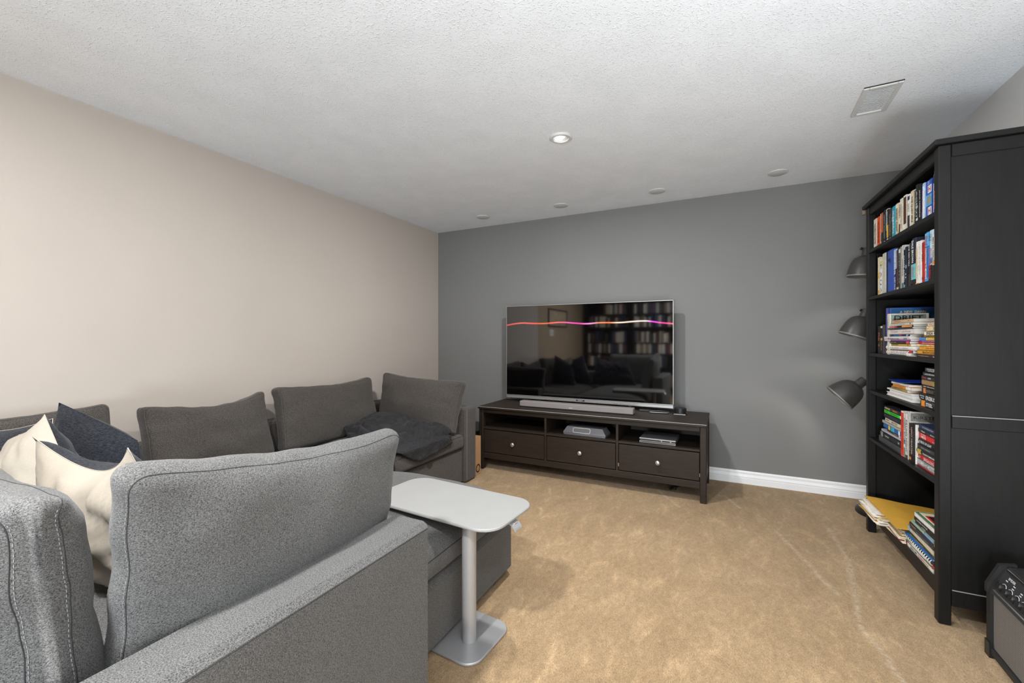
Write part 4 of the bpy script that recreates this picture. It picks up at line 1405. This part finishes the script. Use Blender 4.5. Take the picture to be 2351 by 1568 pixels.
book('large grey-white hardback with KIRSTEN across its cover' + T5, .014, .236, .20, 'dedcd8', None, '', (), (.022, .3775, SH[4]), group=G5,
     face=[('rect', .02, .99, .80, .985, 'bdbab4'), ('rect', .03, .60, .81, .97, 'cbc8c2'), ('t', 'KIRSTEN', .335, .885, .50, .062, '3c3a38')])
GG = 'books in the near pile on the fifth shelf'
F_ = [
    (150, '26304e', 'navy softcover with a white patterned top, uppermost of the near pile', [('OF WINTERS STORY', .5, .6, .3, 'b8c0d0')], ((.0, 1.0, '26304e'),), .272, .20),
    (110, '2c2d30', 'charcoal book under the navy one, near pile', [('THE BOX', .72, .2, .35, 'f0f0f0'), ('MARGIN LINE', .2, .3, .3, 'e0e0e0')], (), .280, .21),
    (190, 'd02a2a', 'bright red book with white PATRICK NESS in the near pile', [('NESS', .74, .26, .40, 'fbeeee', -.14), ('PATRICK', .75, .26, .18, 'fbeeee', .26), ('MORE', .22, .14, .2, 'e8c8c8', -.2)], (), .280, .21),
    (170, '232324', 'black rounded hardback titled A TRICK OF LIGHT in the near pile', [('A TRICK OF LIGHT', .60, .62, .45, 'f0f0f0')], ((.06, .16, '6a98a8'),), .285, .215),
    (150, '3a3b3d', 'dark grey hardback with thin grey lettering in the near pile', [('HENRY L PETERSON', .58, .45, .18, 'c8c8c8')], (), .276, .205),
    (150, '202122', 'black rounded hardback with a yellow label in the near pile', [('FOURTH DIMENSION', .36, .56, .36, 'e8e8e8')], ((.80, .94, 'b8a04a'),), .284, .215),
    (175, 'c22a28', 'red rounded hardback with tall white letters in the near pile', [('SINGALONG', .40, .50, .55, 'f0dada'), ('e', .84, .06, .35, 'e8b0b0')], (), .292, .22),
    (180, 'b4b6b8', 'white and grey marbled hardback low in the near pile', [('MOUNT MARVEL', .45, .6, .4, 'f4f4f4'), ('RED ALLIGATOR', .2, .34, .25, '4a4c4e')], ((.42, .62, '8a8e92'), (.0, .12, '6c7074')), .310, .235),
    (45, 'c83a34', 'thin red and white booklet under the near pile', None, (), .318, .24),
]
pile(F_, SH[4], .200, GG, .145, .020, T5, 8)

# bottom shelf: papers, manila envelope, near pile
T6 = ' on the bottom shelf'
rnd = random.Random(11)
GP = 'loose paper stacks sticking out of the bottom shelf'
def sheets(label, n, cx, cl, w, l, z, cols, seed, dz=.0035, spread=.012, yaw0=0):
    r_ = random.Random(seed)
    root = empty('paper_stack', bc_point(cx, cl, z), label, 'papers', GP, BROT + R(yaw0))
    zz = .0
    for k in range(n):
        b = MB()
        th = dz * r_.uniform(.5, 1.2)
        dx, dy, a = r_.uniform(-spread, spread), r_.uniform(-spread, spread), R(r_.uniform(-4, 4))
        ca, sa = math.cos(a), math.sin(a)
        vs = []
        for zc in (zz, zz + th):
            for i in range(5):
                for sx in (-1, 1):
                    x, y = sx * w / 2, l * (i / 4 - .5)
                    wav = .0008 * math.sin(i * 1.9 + k) * (k > 0)
                    vs.append((dx + x * ca - y * sa, dy + x * sa + y * ca, zc + wav))
        fs = [(0, 10, 11, 1), (8, 9, 19, 18)]
        for i in range(4):
            fs += [(2 * i, 2 * i + 1, 2 * i + 3, 2 * i + 2), (10 + 2 * i, 12 + 2 * i, 13 + 2 * i, 11 + 2 * i), (2 * i, 2 * i + 2, 12 + 2 * i, 10 + 2 * i), (2 * i + 1, 11 + 2 * i, 13 + 2 * i, 3 + 2 * i)]
        b.add(vs, fs)
        b.obj('sheet', cmat(cols[k % len(cols)], .8), root)
        zz += th + .0012
    return root


sheets('stack of white envelopes and papers jutting out at the far end' + T6, 13, .045, .700, .19, .25, SH[5] + .004, ['ece6d8', 'e0c890', 'efeae2', 'f2efea', 'c8a04a', 'f0ece6', 'e8e0d0'], 21, .0042, .012, 2)
sheets('second stack of cream papers and folders in the middle' + T6, 12, .095, .500, .19, .215, SH[5] + .001, ['e8e0ca', '7c2a2c', 'ece4d0', 'd8c088', 'f0ecdf', '9c8450', 'efe6d2'], 22, .0042, .009, -1)
# manila envelope lying across the papers
env = MB()
c4 = [(-.045, .808, .088), (.30, .765, .070), (.20, .36, .076), (-.030, .355, .082)]
NN = 10
vs = []
for s in (0, 1):
    for j in range(NN + 1):
        for i in range(NN + 1):
            u, v = i / NN, j / NN
            p = (Vector(c4[0]) * (1 - u) + Vector(c4[1]) * u) * (1 - v) + (Vector(c4[3]) * (1 - u) + Vector(c4[2]) * u) * v
            z = p.z + .006 * math.sin(u * 3.1) * math.sin(v * 3.1) + .003 * noise.noise(Vector((u * 3, v * 3, 0))) - s * .003
            vs.append((p.x, p.y - .58, z))
m1 = (NN + 1) ** 2
fs = []
for j in range(NN):
    for i in range(NN):
        a = j * (NN + 1) + i
        fs += [(a, a + 1, a + NN + 2, a + NN + 1), (m1 + a, m1 + a + NN + 1, m1 + a + NN + 2, m1 + a + 1)]
rim = list(range(NN + 1)) + [(j * (NN + 1) + NN) for j in range(1, NN + 1)] + [NN * (NN + 1) + i for i in range(NN - 1, -1, -1)] + [j * (NN + 1) for j in range(NN - 1, 0, -1)]
fs += [(a, c, m1 + c, m1 + a) for a, c in zip(rim, rim[1:] + rim[:1])]
env.add(vs, fs)
eo = env.obj('manila_envelope', M['manila'], loc=bc_point(0, .58, SH[5]), rotz=BROT)
tag(eo, 'large golden manila envelope lying across the papers' + T6, 'envelope')

GH = 'books in the near pile on the bottom shelf'
H_ = [
    (100, 'e4e6e2', 'white game book with CARD GAMES cover topping the near pile', None, (), .292, .22),
    (70, '191b1c', 'black glossy book with white letters in the near pile', [('HYPER FOCUS', .6, .5, .4, 'e0e0e0')], (), .290, .22),
    (55, '2a2224', 'dark brown book with a white word in the near pile', [('edge', .55, .2, .5, 'f0f0f0')], (), .284, .21),
    (60, '9cc0a8', 'mint green book with blue fore end in the near pile', None, ((.0, .42, '7aa8d0'), (.36, .44, 'e8e0b0')), .322, .245),
    (60, '3a2a3a', 'dark plum magazine in the near pile under the mint book', [('TALES', .8, .2, .4, 'd8a080')], (), .330, .25),
    (70, '243c44', 'dark teal book in the near pile', [('PRACTICAL DESIGN', .45, .5, .3, '88a4a8')], (), .330, .25),
    (110, 'd8ccb4', 'thick cream book with pale blue spine end in the near pile', None, ((.88, .99, '8cb4d8'),), .378, .295),
    (60, '3c3c34', 'olive book with small white letters in the near pile', [('FIELD NOTES AND MAPS', .6, .5, .35, 'c8c8a8')], (), .376, .29),
    (35, '2a7ac8', 'thin bright blue book in the near pile', None, (), .374, .29),
    (90, '23303c', 'black spiral-bound notebook in the near pile', None, (), .392, .31),
    (60, '5c8a5c', 'green and white softcover below the spiral notebook', None, ((.3, .8, 'e8e8e0'), (.0, .1, 'c83030')), .398, .315),
    (90, 'ece8de', 'white ANATOMY COLORING BOOK at the bottom of the near pile', [('ANATOMY', .62, .24, .5, '2c2c2c'), ('COLORING', .38, .22, .5, 'b83a34'), ('BOOK', .19, .13, .5, 'd8a020')], ((.86, .92, '7a2c2c'),), .412, .325),
]
ph = pile(H_, SH[5], .196, GH, [.17, .16, .16, .18, .18, .19, .20, .20, .20, .20, .21, .22], .010, T6, 9)
sp = MB()
for k in range(15):
    yy = .015 + k * .0205
    sp.tube([(.001 + .010 * math.cos(a), yy, .009 + .011 * math.sin(a)) for a in [i * math.pi / 5 for i in range(10)]], .0019, 5, True)
so = sp.obj('wire_spiral', M['paper'], ph[9]); so['kind'] = 'stuff'
# printed cover of the top game book
cg = ph[0]
tz = .196 * 100 / 860 * .97 + .0004
for x0, x1, y0, y1, hx, z in ((.004, .166, .004, .216, '3f6e3c', 0), (.012, .158, .02, .205, 'ddd9b8', .0004), (.02, .13, .03, .168, 'c8202a', .0008), (.028, .122, .036, .158, '262424', .0012)):
    MB().box(x0, x1, y0, y1, tz - .001 + z, tz + z).obj('cover_panel', cmat(hx), cg)
text_obj('CARD', (.09, .128, tz + .0018), (0, -1, 0), (1, 0, 0), .05, .022, cmat('f0f0f0'), cg, 'cover_title')
text_obj('GAMES', (.055, .125, tz + .0018), (0, -1, 0), (1, 0, 0), .05, .022, cmat('f0f0f0'), cg, 'cover_title')

# ------------------------------------------------------------------ floor lamp with three heads behind the bookcase
fl = empty('floor_lamp', (.935, 3.635, 0), 'dark grey floor lamp with three enamel heads standing behind the bookcase', 'lamp')
lm = M['lamp_grey']
MB().lathe([(.0, 0), (.150, 0), (.152, .006), (.150, .022), (.142, .028), (.0, .032)], 44).obj('base', M['black'], fl, 40)
MB().lathe([(.0, .03), (.0115, .03), (.0115, 2.02), (.0, 2.02)], 18).obj('pole', lm, fl, 40)
MB().lathe([(.0, .0), (.012, .0), (.013, .03), (.0, .034)], 16, Matrix.Translation((-.105, 0, 2.005)) @ Matrix.Rotation(R(0), 4, 'Y')).obj('pole_cap', M['pole_tan'], fl, 40)
for zc, neck, tilt in ((1.78, (-.084, .0), 6), (1.365, (-.086, .0), 20), (.893, (-.100, .0), 47)):
    top = Vector((neck[0], neck[1], zc))
    # head axis points down and toward -X by `tilt`
    am = Matrix.Translation(top) @ Matrix.Rotation(R(tilt), 4, 'Y')
    prof = [(.0, .0), (.0275, .0), (.030, -.006), (.0305, -.046), (.033, -.054), (.048, -.060), (.066, -.074), (.079, -.096), (.088, -.126), (.094, -.158), (.097, -.186)]
    inner = [(.094, -.186), (.084, -.128), (.074, -.096), (.058, -.074), (.0, -.064)]
    arm_ = MB().tube([(0, 0, zc - .02), (neck[0] * .6, 0, zc - .012), (neck[0] + .012, 0, zc - .012)], .008, 10).obj('arm', lm, fl, True)
    hd = MB().lathe(prof + inner, 44, am).obj('shade', lm, fl, 40)
    MB().lathe([(.0955, -.186), (.0985, -.187), (.0985, -.196), (.0930, -.196), (.0925, -.187)], 44, am).obj('rim', M['lamp_rim'], hd, 40)
    MB().lathe([(.0, 0), (.008, 0), (.009, .012), (.0, .014)], 12, Matrix.Translation(top + Vector((-.030, -.004, -.006))) @ Matrix.Rotation(R(-60), 4, 'Y')).obj('knob', M['black'], hd, 40)
    MB().lathe([(.0, -.10), (.022, -.105), (.030, -.135), (.022, -.16), (.0, -.168)], 20, am).obj('bulb', M['lamp_glow'], hd, True)
    ld = bpy.data.lights.new('lamp_bulb_light', 'SPOT')
    ld.energy = 30; ld.color = (1.0, .96, .92); ld.shadow_soft_size = .03; ld.spot_size = R(125); ld.spot_blend = .6
    lo = bpy.data.objects.new('lamp_bulb_light', ld)
    COL.objects.link(lo)
    lo.matrix_world = Matrix.Translation(fl.location) @ am @ Matrix.Translation((0, 0, -.172))

# ------------------------------------------------------------------ guitar amplifier at the right picture edge
ap = empty('guitar_amplifier', (.866, 2.215, 0), 'small black guitar amplifier with grey woven grille beside the bookcase', 'amplifier', rotz=R(-1.5))
# local: x into depth, -y toward the camera
AW, AD, AH = .40, .205, .345
cabp = [(0, .012), (0, .243), (.034, .318), (.046, .334), (AD, AH), (AD, .012)]
def side_prism(b, prof, y0, y1):
    n = len(prof)
    b.add([(p[0], y, p[1]) for y in (y0, y1) for p in prof], [tuple(range(n)), tuple(range(n, 2 * n))] + [(i, (i + 1) % n, n + (i + 1) % n, n + i) for i in range(n)])
    return b
for y0, y1 in ((-.026, 0), (-AW, -AW + .026)):
    side_prism(MB(), cabp, y0, y1).obj('side_wall', M['tolex'], ap)
MB().box(.045, AD, -AW + .026, -.026, AH - .020, AH - .001, .004).obj('top_wall', M['tolex'], ap)
MB().box(.0, AD, -AW + .026, -.026, .012, .036, .004).obj('bottom_wall', M['tolex'], ap)
MB().box(AD - .01, AD, -AW + .026, -.026, .036, AH - .02).obj('back_wall', M['tolex'], ap)
MB().box(.010, .016, -AW + .026, -.026, .036, .240).obj('grille', M['grille'], ap)
pn = side_prism(MB(), [(.004, .238), (.010, .250), (.040, .326), (.05, .326), (.05, .238)], -AW + .026, -.026)
pp = pn.obj('control_panel', M['panel'], ap)
sl = Vector((.030, 0, .076)).normalized(); nn = Vector((-.076, 0, .030)).normalized()
o0 = Vector((.010, 0, .250))
MB().tube([o0 + Vector((0, -.028, 0)) + nn * .001, o0 + Vector((0, -AW + .028, 0)) + nn * .001], .0028, 6).obj('panel_trim', M['lamp_rim'], pp, True)
MB().tube([(.046, -.03, .3345), (.050, -AW + .03, .3345)], .0025, 6).obj('panel_trim', M['edge'], pp, True)
for k in range(7):
    c = o0 + sl * .028 + Vector((0, -.062 - k * .040, 0))
    mt = Matrix.Translation(c) @ nn.to_track_quat('Z', 'Y').to_matrix().to_4x4()
    MB().lathe([(.0, 0), (.0135, 0), (.0125, .013), (.011, .016), (.0, .0165)], 18, mt).obj('knob', M['black'], pp, 40)
    MB().tube([c + nn * .001 + sl * (.0165 * math.cos(a)) + Vector((0, .0165 * math.sin(a), 0)) for a in [i * math.pi / 6 - 2.0 for i in range(9)]], .0009, 4).obj('dial_mark', M['print_white'], pp)
for k, (yy, s_) in enumerate(((-.060, .058), (-.105, .060), (-.105, .050), (-.150, .050), (-.150, .058), (-.2, .054))):
    c = o0 + sl * s_ + Vector((0, yy, 0)) + nn * .0006
    MB().box(-.001, .001, -.005, .005, -.0012, .0012).obj('printed_mark', M['print_white'], pp, loc=c)
text_obj('SPIDER', o0 + sl * .070 + Vector((0, -.082, 0)) + nn * .0008, (0, -1, 0), sl, .042, .009, M['print_white'], pp)
for yy in (.003, -AW - .003):
    s = 1 if yy > 0 else -1
    side_prism(MB(), [(-.004, .232), (-.004, .262), (.030, .340), (.075, .3495), (.075, .330), (.040, .318), (.010, .240)], yy - .017 * (s > 0), yy + .017 * (s < 0)).obj('corner_cap', M['tolex'], ap)
    side_prism(MB(), [(-.004, .0), (-.004, .055), (.004, .055), (.012, .012), (.06, .010), (.06, .0)], yy - .034 * (s > 0), yy + .034 * (s < 0)).obj('corner_guard', M['black'], ap)
MB().tube([(.10, -.12, AH + .001), (.10, -.13, AH + .016), (.10, -.27, AH + .016), (.10, -.28, AH + .001)], .008, 8).obj('handle', M['black'], ap, True)

# ------------------------------------------------------------------ ceiling fittings
dl = empty('recessed_downlight', (-.877, 2.39, ZC), 'round white recessed ceiling lamp, lit, in the middle of the ceiling', 'ceiling light')
MB().lathe([(.040, -.001), (.046, -.010), (.060, -.011), (.0655, -.006), (.0665, .0), (.040, .0)], 44).obj('trim_ring', M['plate'], dl, 40)
eye = Matrix.Translation((-.004, -.004, 0)) @ Matrix.Rotation(R(9), 4, 'X') @ Matrix.Rotation(R(-6), 4, 'Y')
MB().lathe([(.030, -.004), (.0395, -.011), (.0425, -.007), (.0425, -.002), (.030, -.001)], 36, eye).obj('eyeball_ring', M['white_trim'], dl, 40)
MB().lathe([(.0, -.0065), (.029, -.0060), (.0305, -.003), (.0, -.001)], 32, eye).obj('lens', M['lamp_glow'], dl, 40)
spots = [(-2.13, 3.607, 'round white ceiling cover plate nearest to the left wall corner'), (-1.322, 3.607, 'round white ceiling cover plate, second from the left corner'),
         (-.50, 3.604, 'round white ceiling cover plate above the right end of the television'), (.330, 3.592, 'round white ceiling cover plate nearest to the bookcase')]
cp = None
for x, y, lb in spots:
    if cp is None:
        cp = empty('ceiling_cover_plate', (x, y, ZC), lb, 'cover plate', 'round cover plates along the back of the ceiling')
        MB().lathe([(.0, -.008), (.058, -.0078), (.064, -.005), (.0655, 0), (.0, 0)], 40).obj('plate', M['plate'], cp, 40)
        for sx in (-1, 1):
            MB().lathe([(.0, -.0098), (.004, -.0094), (.0045, -.007), (.0, -.007)], 10, Matrix.Translation((sx * .050, 0, 0))).obj('screw', M['knob'], cp, True)
    else:
        c = copy_tree(cp)
        c.location = (x, y, ZC)
        c['label'] = lb

vt = empty('ceiling_vent', (.663, 2.710, ZC), 'white ceiling air vent with curved slats at the upper right', 'vent', rotz=R(-1.5))
vw, vl = .074, .146
fv = MB()
for (x0, x1, y0, y1) in ((-vw, -vw + .022, -vl, vl), (vw - .022, vw, -vl, vl), (-vw + .022, vw - .022, -vl, -vl + .022), (-vw + .022, vw - .022, vl - .022, vl)):
    fv.box(x0, x1, y0, y1, -.010, .0, .003)
fv.obj('frame', M['plate'], vt)
MB().box(-vw + .02, vw - .02, -vl + .02, vl - .02, -.001, .0).obj('duct_opening', M['vent_back'], vt)
MB().box(-vw, vw, -vl - .0035, -vl - .0005, -.0045, -.0005).obj('gap_shadow_strip', plain('vent_shadow_brown', (.03, .018, .012, 1), .9), vt)  # shadow beside the vent frame, painted as a dark brown strip
for k in range(17):
    yy = -vl + .028 + k * (2 * vl - .056) / 16
    vs, fs = [], []
    for s in (0, 1):
        for i in range(9):
            u = i / 8
            x = (-vw + .021) + (2 * vw - .042) * u
            bow = .010 * math.sin(u * math.pi) * (.3 + .7 * k / 16)
            for q in ((yy - .0105 + bow, -.0075), (yy + .0045 + bow, -.0045)):
                vs.append((x, q[0], q[1] + s * .0012))
    for i in range(8):
        a = 2 * i
        fs += [(a, a + 1, a + 3, a + 2), (18 + a, 18 + a + 2, 18 + a + 3, 18 + a + 1), (a, a + 2, 18 + a + 2, 18 + a), (a + 1, 18 + a + 1, 18 + a + 3, a + 3)]
    fs += [(0, 18, 19, 1), (16, 17, 35, 34)]
    sb = MB(); sb.add(vs, fs)
    sb.obj('slat', M['white_trim'], vt)

# ------------------------------------------------------------------ rear of the room, seen only mirrored in the television
rear = []
lbls = ('black bookcase behind the sofa, mirrored in the middle of the television', 'black bookcase behind the sofa, mirrored at the right edge of the television')
for k, x in enumerate((-2.80, -1.80)):
    if k == 0:
        r0 = bookcase('bookcase', lbls[0], (0, 0, 0), 0, 'rear bookcases')
        r0.rotation_euler = (0, 0, R(-90))
        r0.location = (x, -1.80, 0)
        r0.rotation_euler = (0, 0, R(-90))
        rear.append(r0)
    else:
        c = copy_tree(r0)
        c.location = (x, -1.80, 0)
        c['label'] = lbls[1]
rb = random.Random(5)
pal = ['e6dfd2', '20345e', '1b1b1d', '7e3a36', 'd8d4cc', '2c2420', 'c9bda0', '3a302b', 'ece7df', '3c4a78', '6e443e', '444a52', 'f0ede8', 'c9c0b0', '1a1a1a', '8a7868']
names = ['cream', 'navy', 'black', 'dark red', 'pale grey', 'dark brown', 'tan', 'brown', 'white', 'dull blue', 'rust', 'slate', 'off-white', 'beige', 'jet black', 'taupe']
ordn = ['top', 'second', 'third', 'fourth', 'fifth', 'bottom']
protos = []
for k, hx in enumerate(pal):
    t, h = rb.uniform(.03, .055), rb.uniform(.19, .25)
    b = MB().box(0, t, -.15, 0, 0, h)
    me = b.mesh('book', cmat(hx))
    pg = MB().box(.002, t - .002, -.148, -.003, h - .003, h + .0005)
    protos.append((names[k], t, h, me, pg.mesh('pages', M['pages'])))
for bx0 in (-2.80, -1.80):
    for z in SH[:5] + [SH[5]]:
        x = bx0 + .05
        end = bx0 + rb.choice((.55, .72, .86, .90))
        if z == SH[0] and bx0 < -2: x += .35
        while x < end:
            nm, t, h, me, pm = protos[rb.randrange(len(protos))]
            if rb.random() < .06:
                x += .05
                continue
            o = bpy.data.objects.new('book', me)
            COL.objects.link(o)
            o.location = (x, -1.825, z)
            tag(o, '%s book on the %s shelf of the %s rear bookcase mirrored in the television' % (nm, ordn[SH.index(z)], 'left' if bx0 < -2 else 'right'), 'book', '%s books on the rear bookcases' % nm)
            p = bpy.data.objects.new('pages', pm)
            COL.objects.link(p)
            p.parent = o
            x += t + .001
pf = empty('picture_frame', (XL, -.28, 1.56), 'framed print on the tan wall, mirrored in the left part of the television', 'picture')
for y0, y1, z0, z1 in ((-.5, .5, -.17, -.14), (-.5, .5, .14, .17), (-.5, -.47, -.14, .14), (.47, .5, -.14, .14)):
    MB().box(.0, .025, y0, y1, z0, z1, .003).obj('frame_bar', M['lamp_grey'], pf)
MB().box(.0, .012, -.47, .47, -.14, .14).obj('print', plain('sepia_print', (.46, .37, .25, 1), .7, var=.2), pf)
swp = empty('switch_plate', (XL, .04, 1.28), 'white switch plate on the tan wall below the framed print', 'switch')
MB().box(.0, .008, -.09, .09, -.058, .058, .002).obj('plate', M['white_trim'], swp)
for k in (-1, 0, 1):
    MB().box(.008, .012, k * .046 - .016, k * .046 + .016, -.033, .033, .001).obj('rocker', M['paper'], swp)
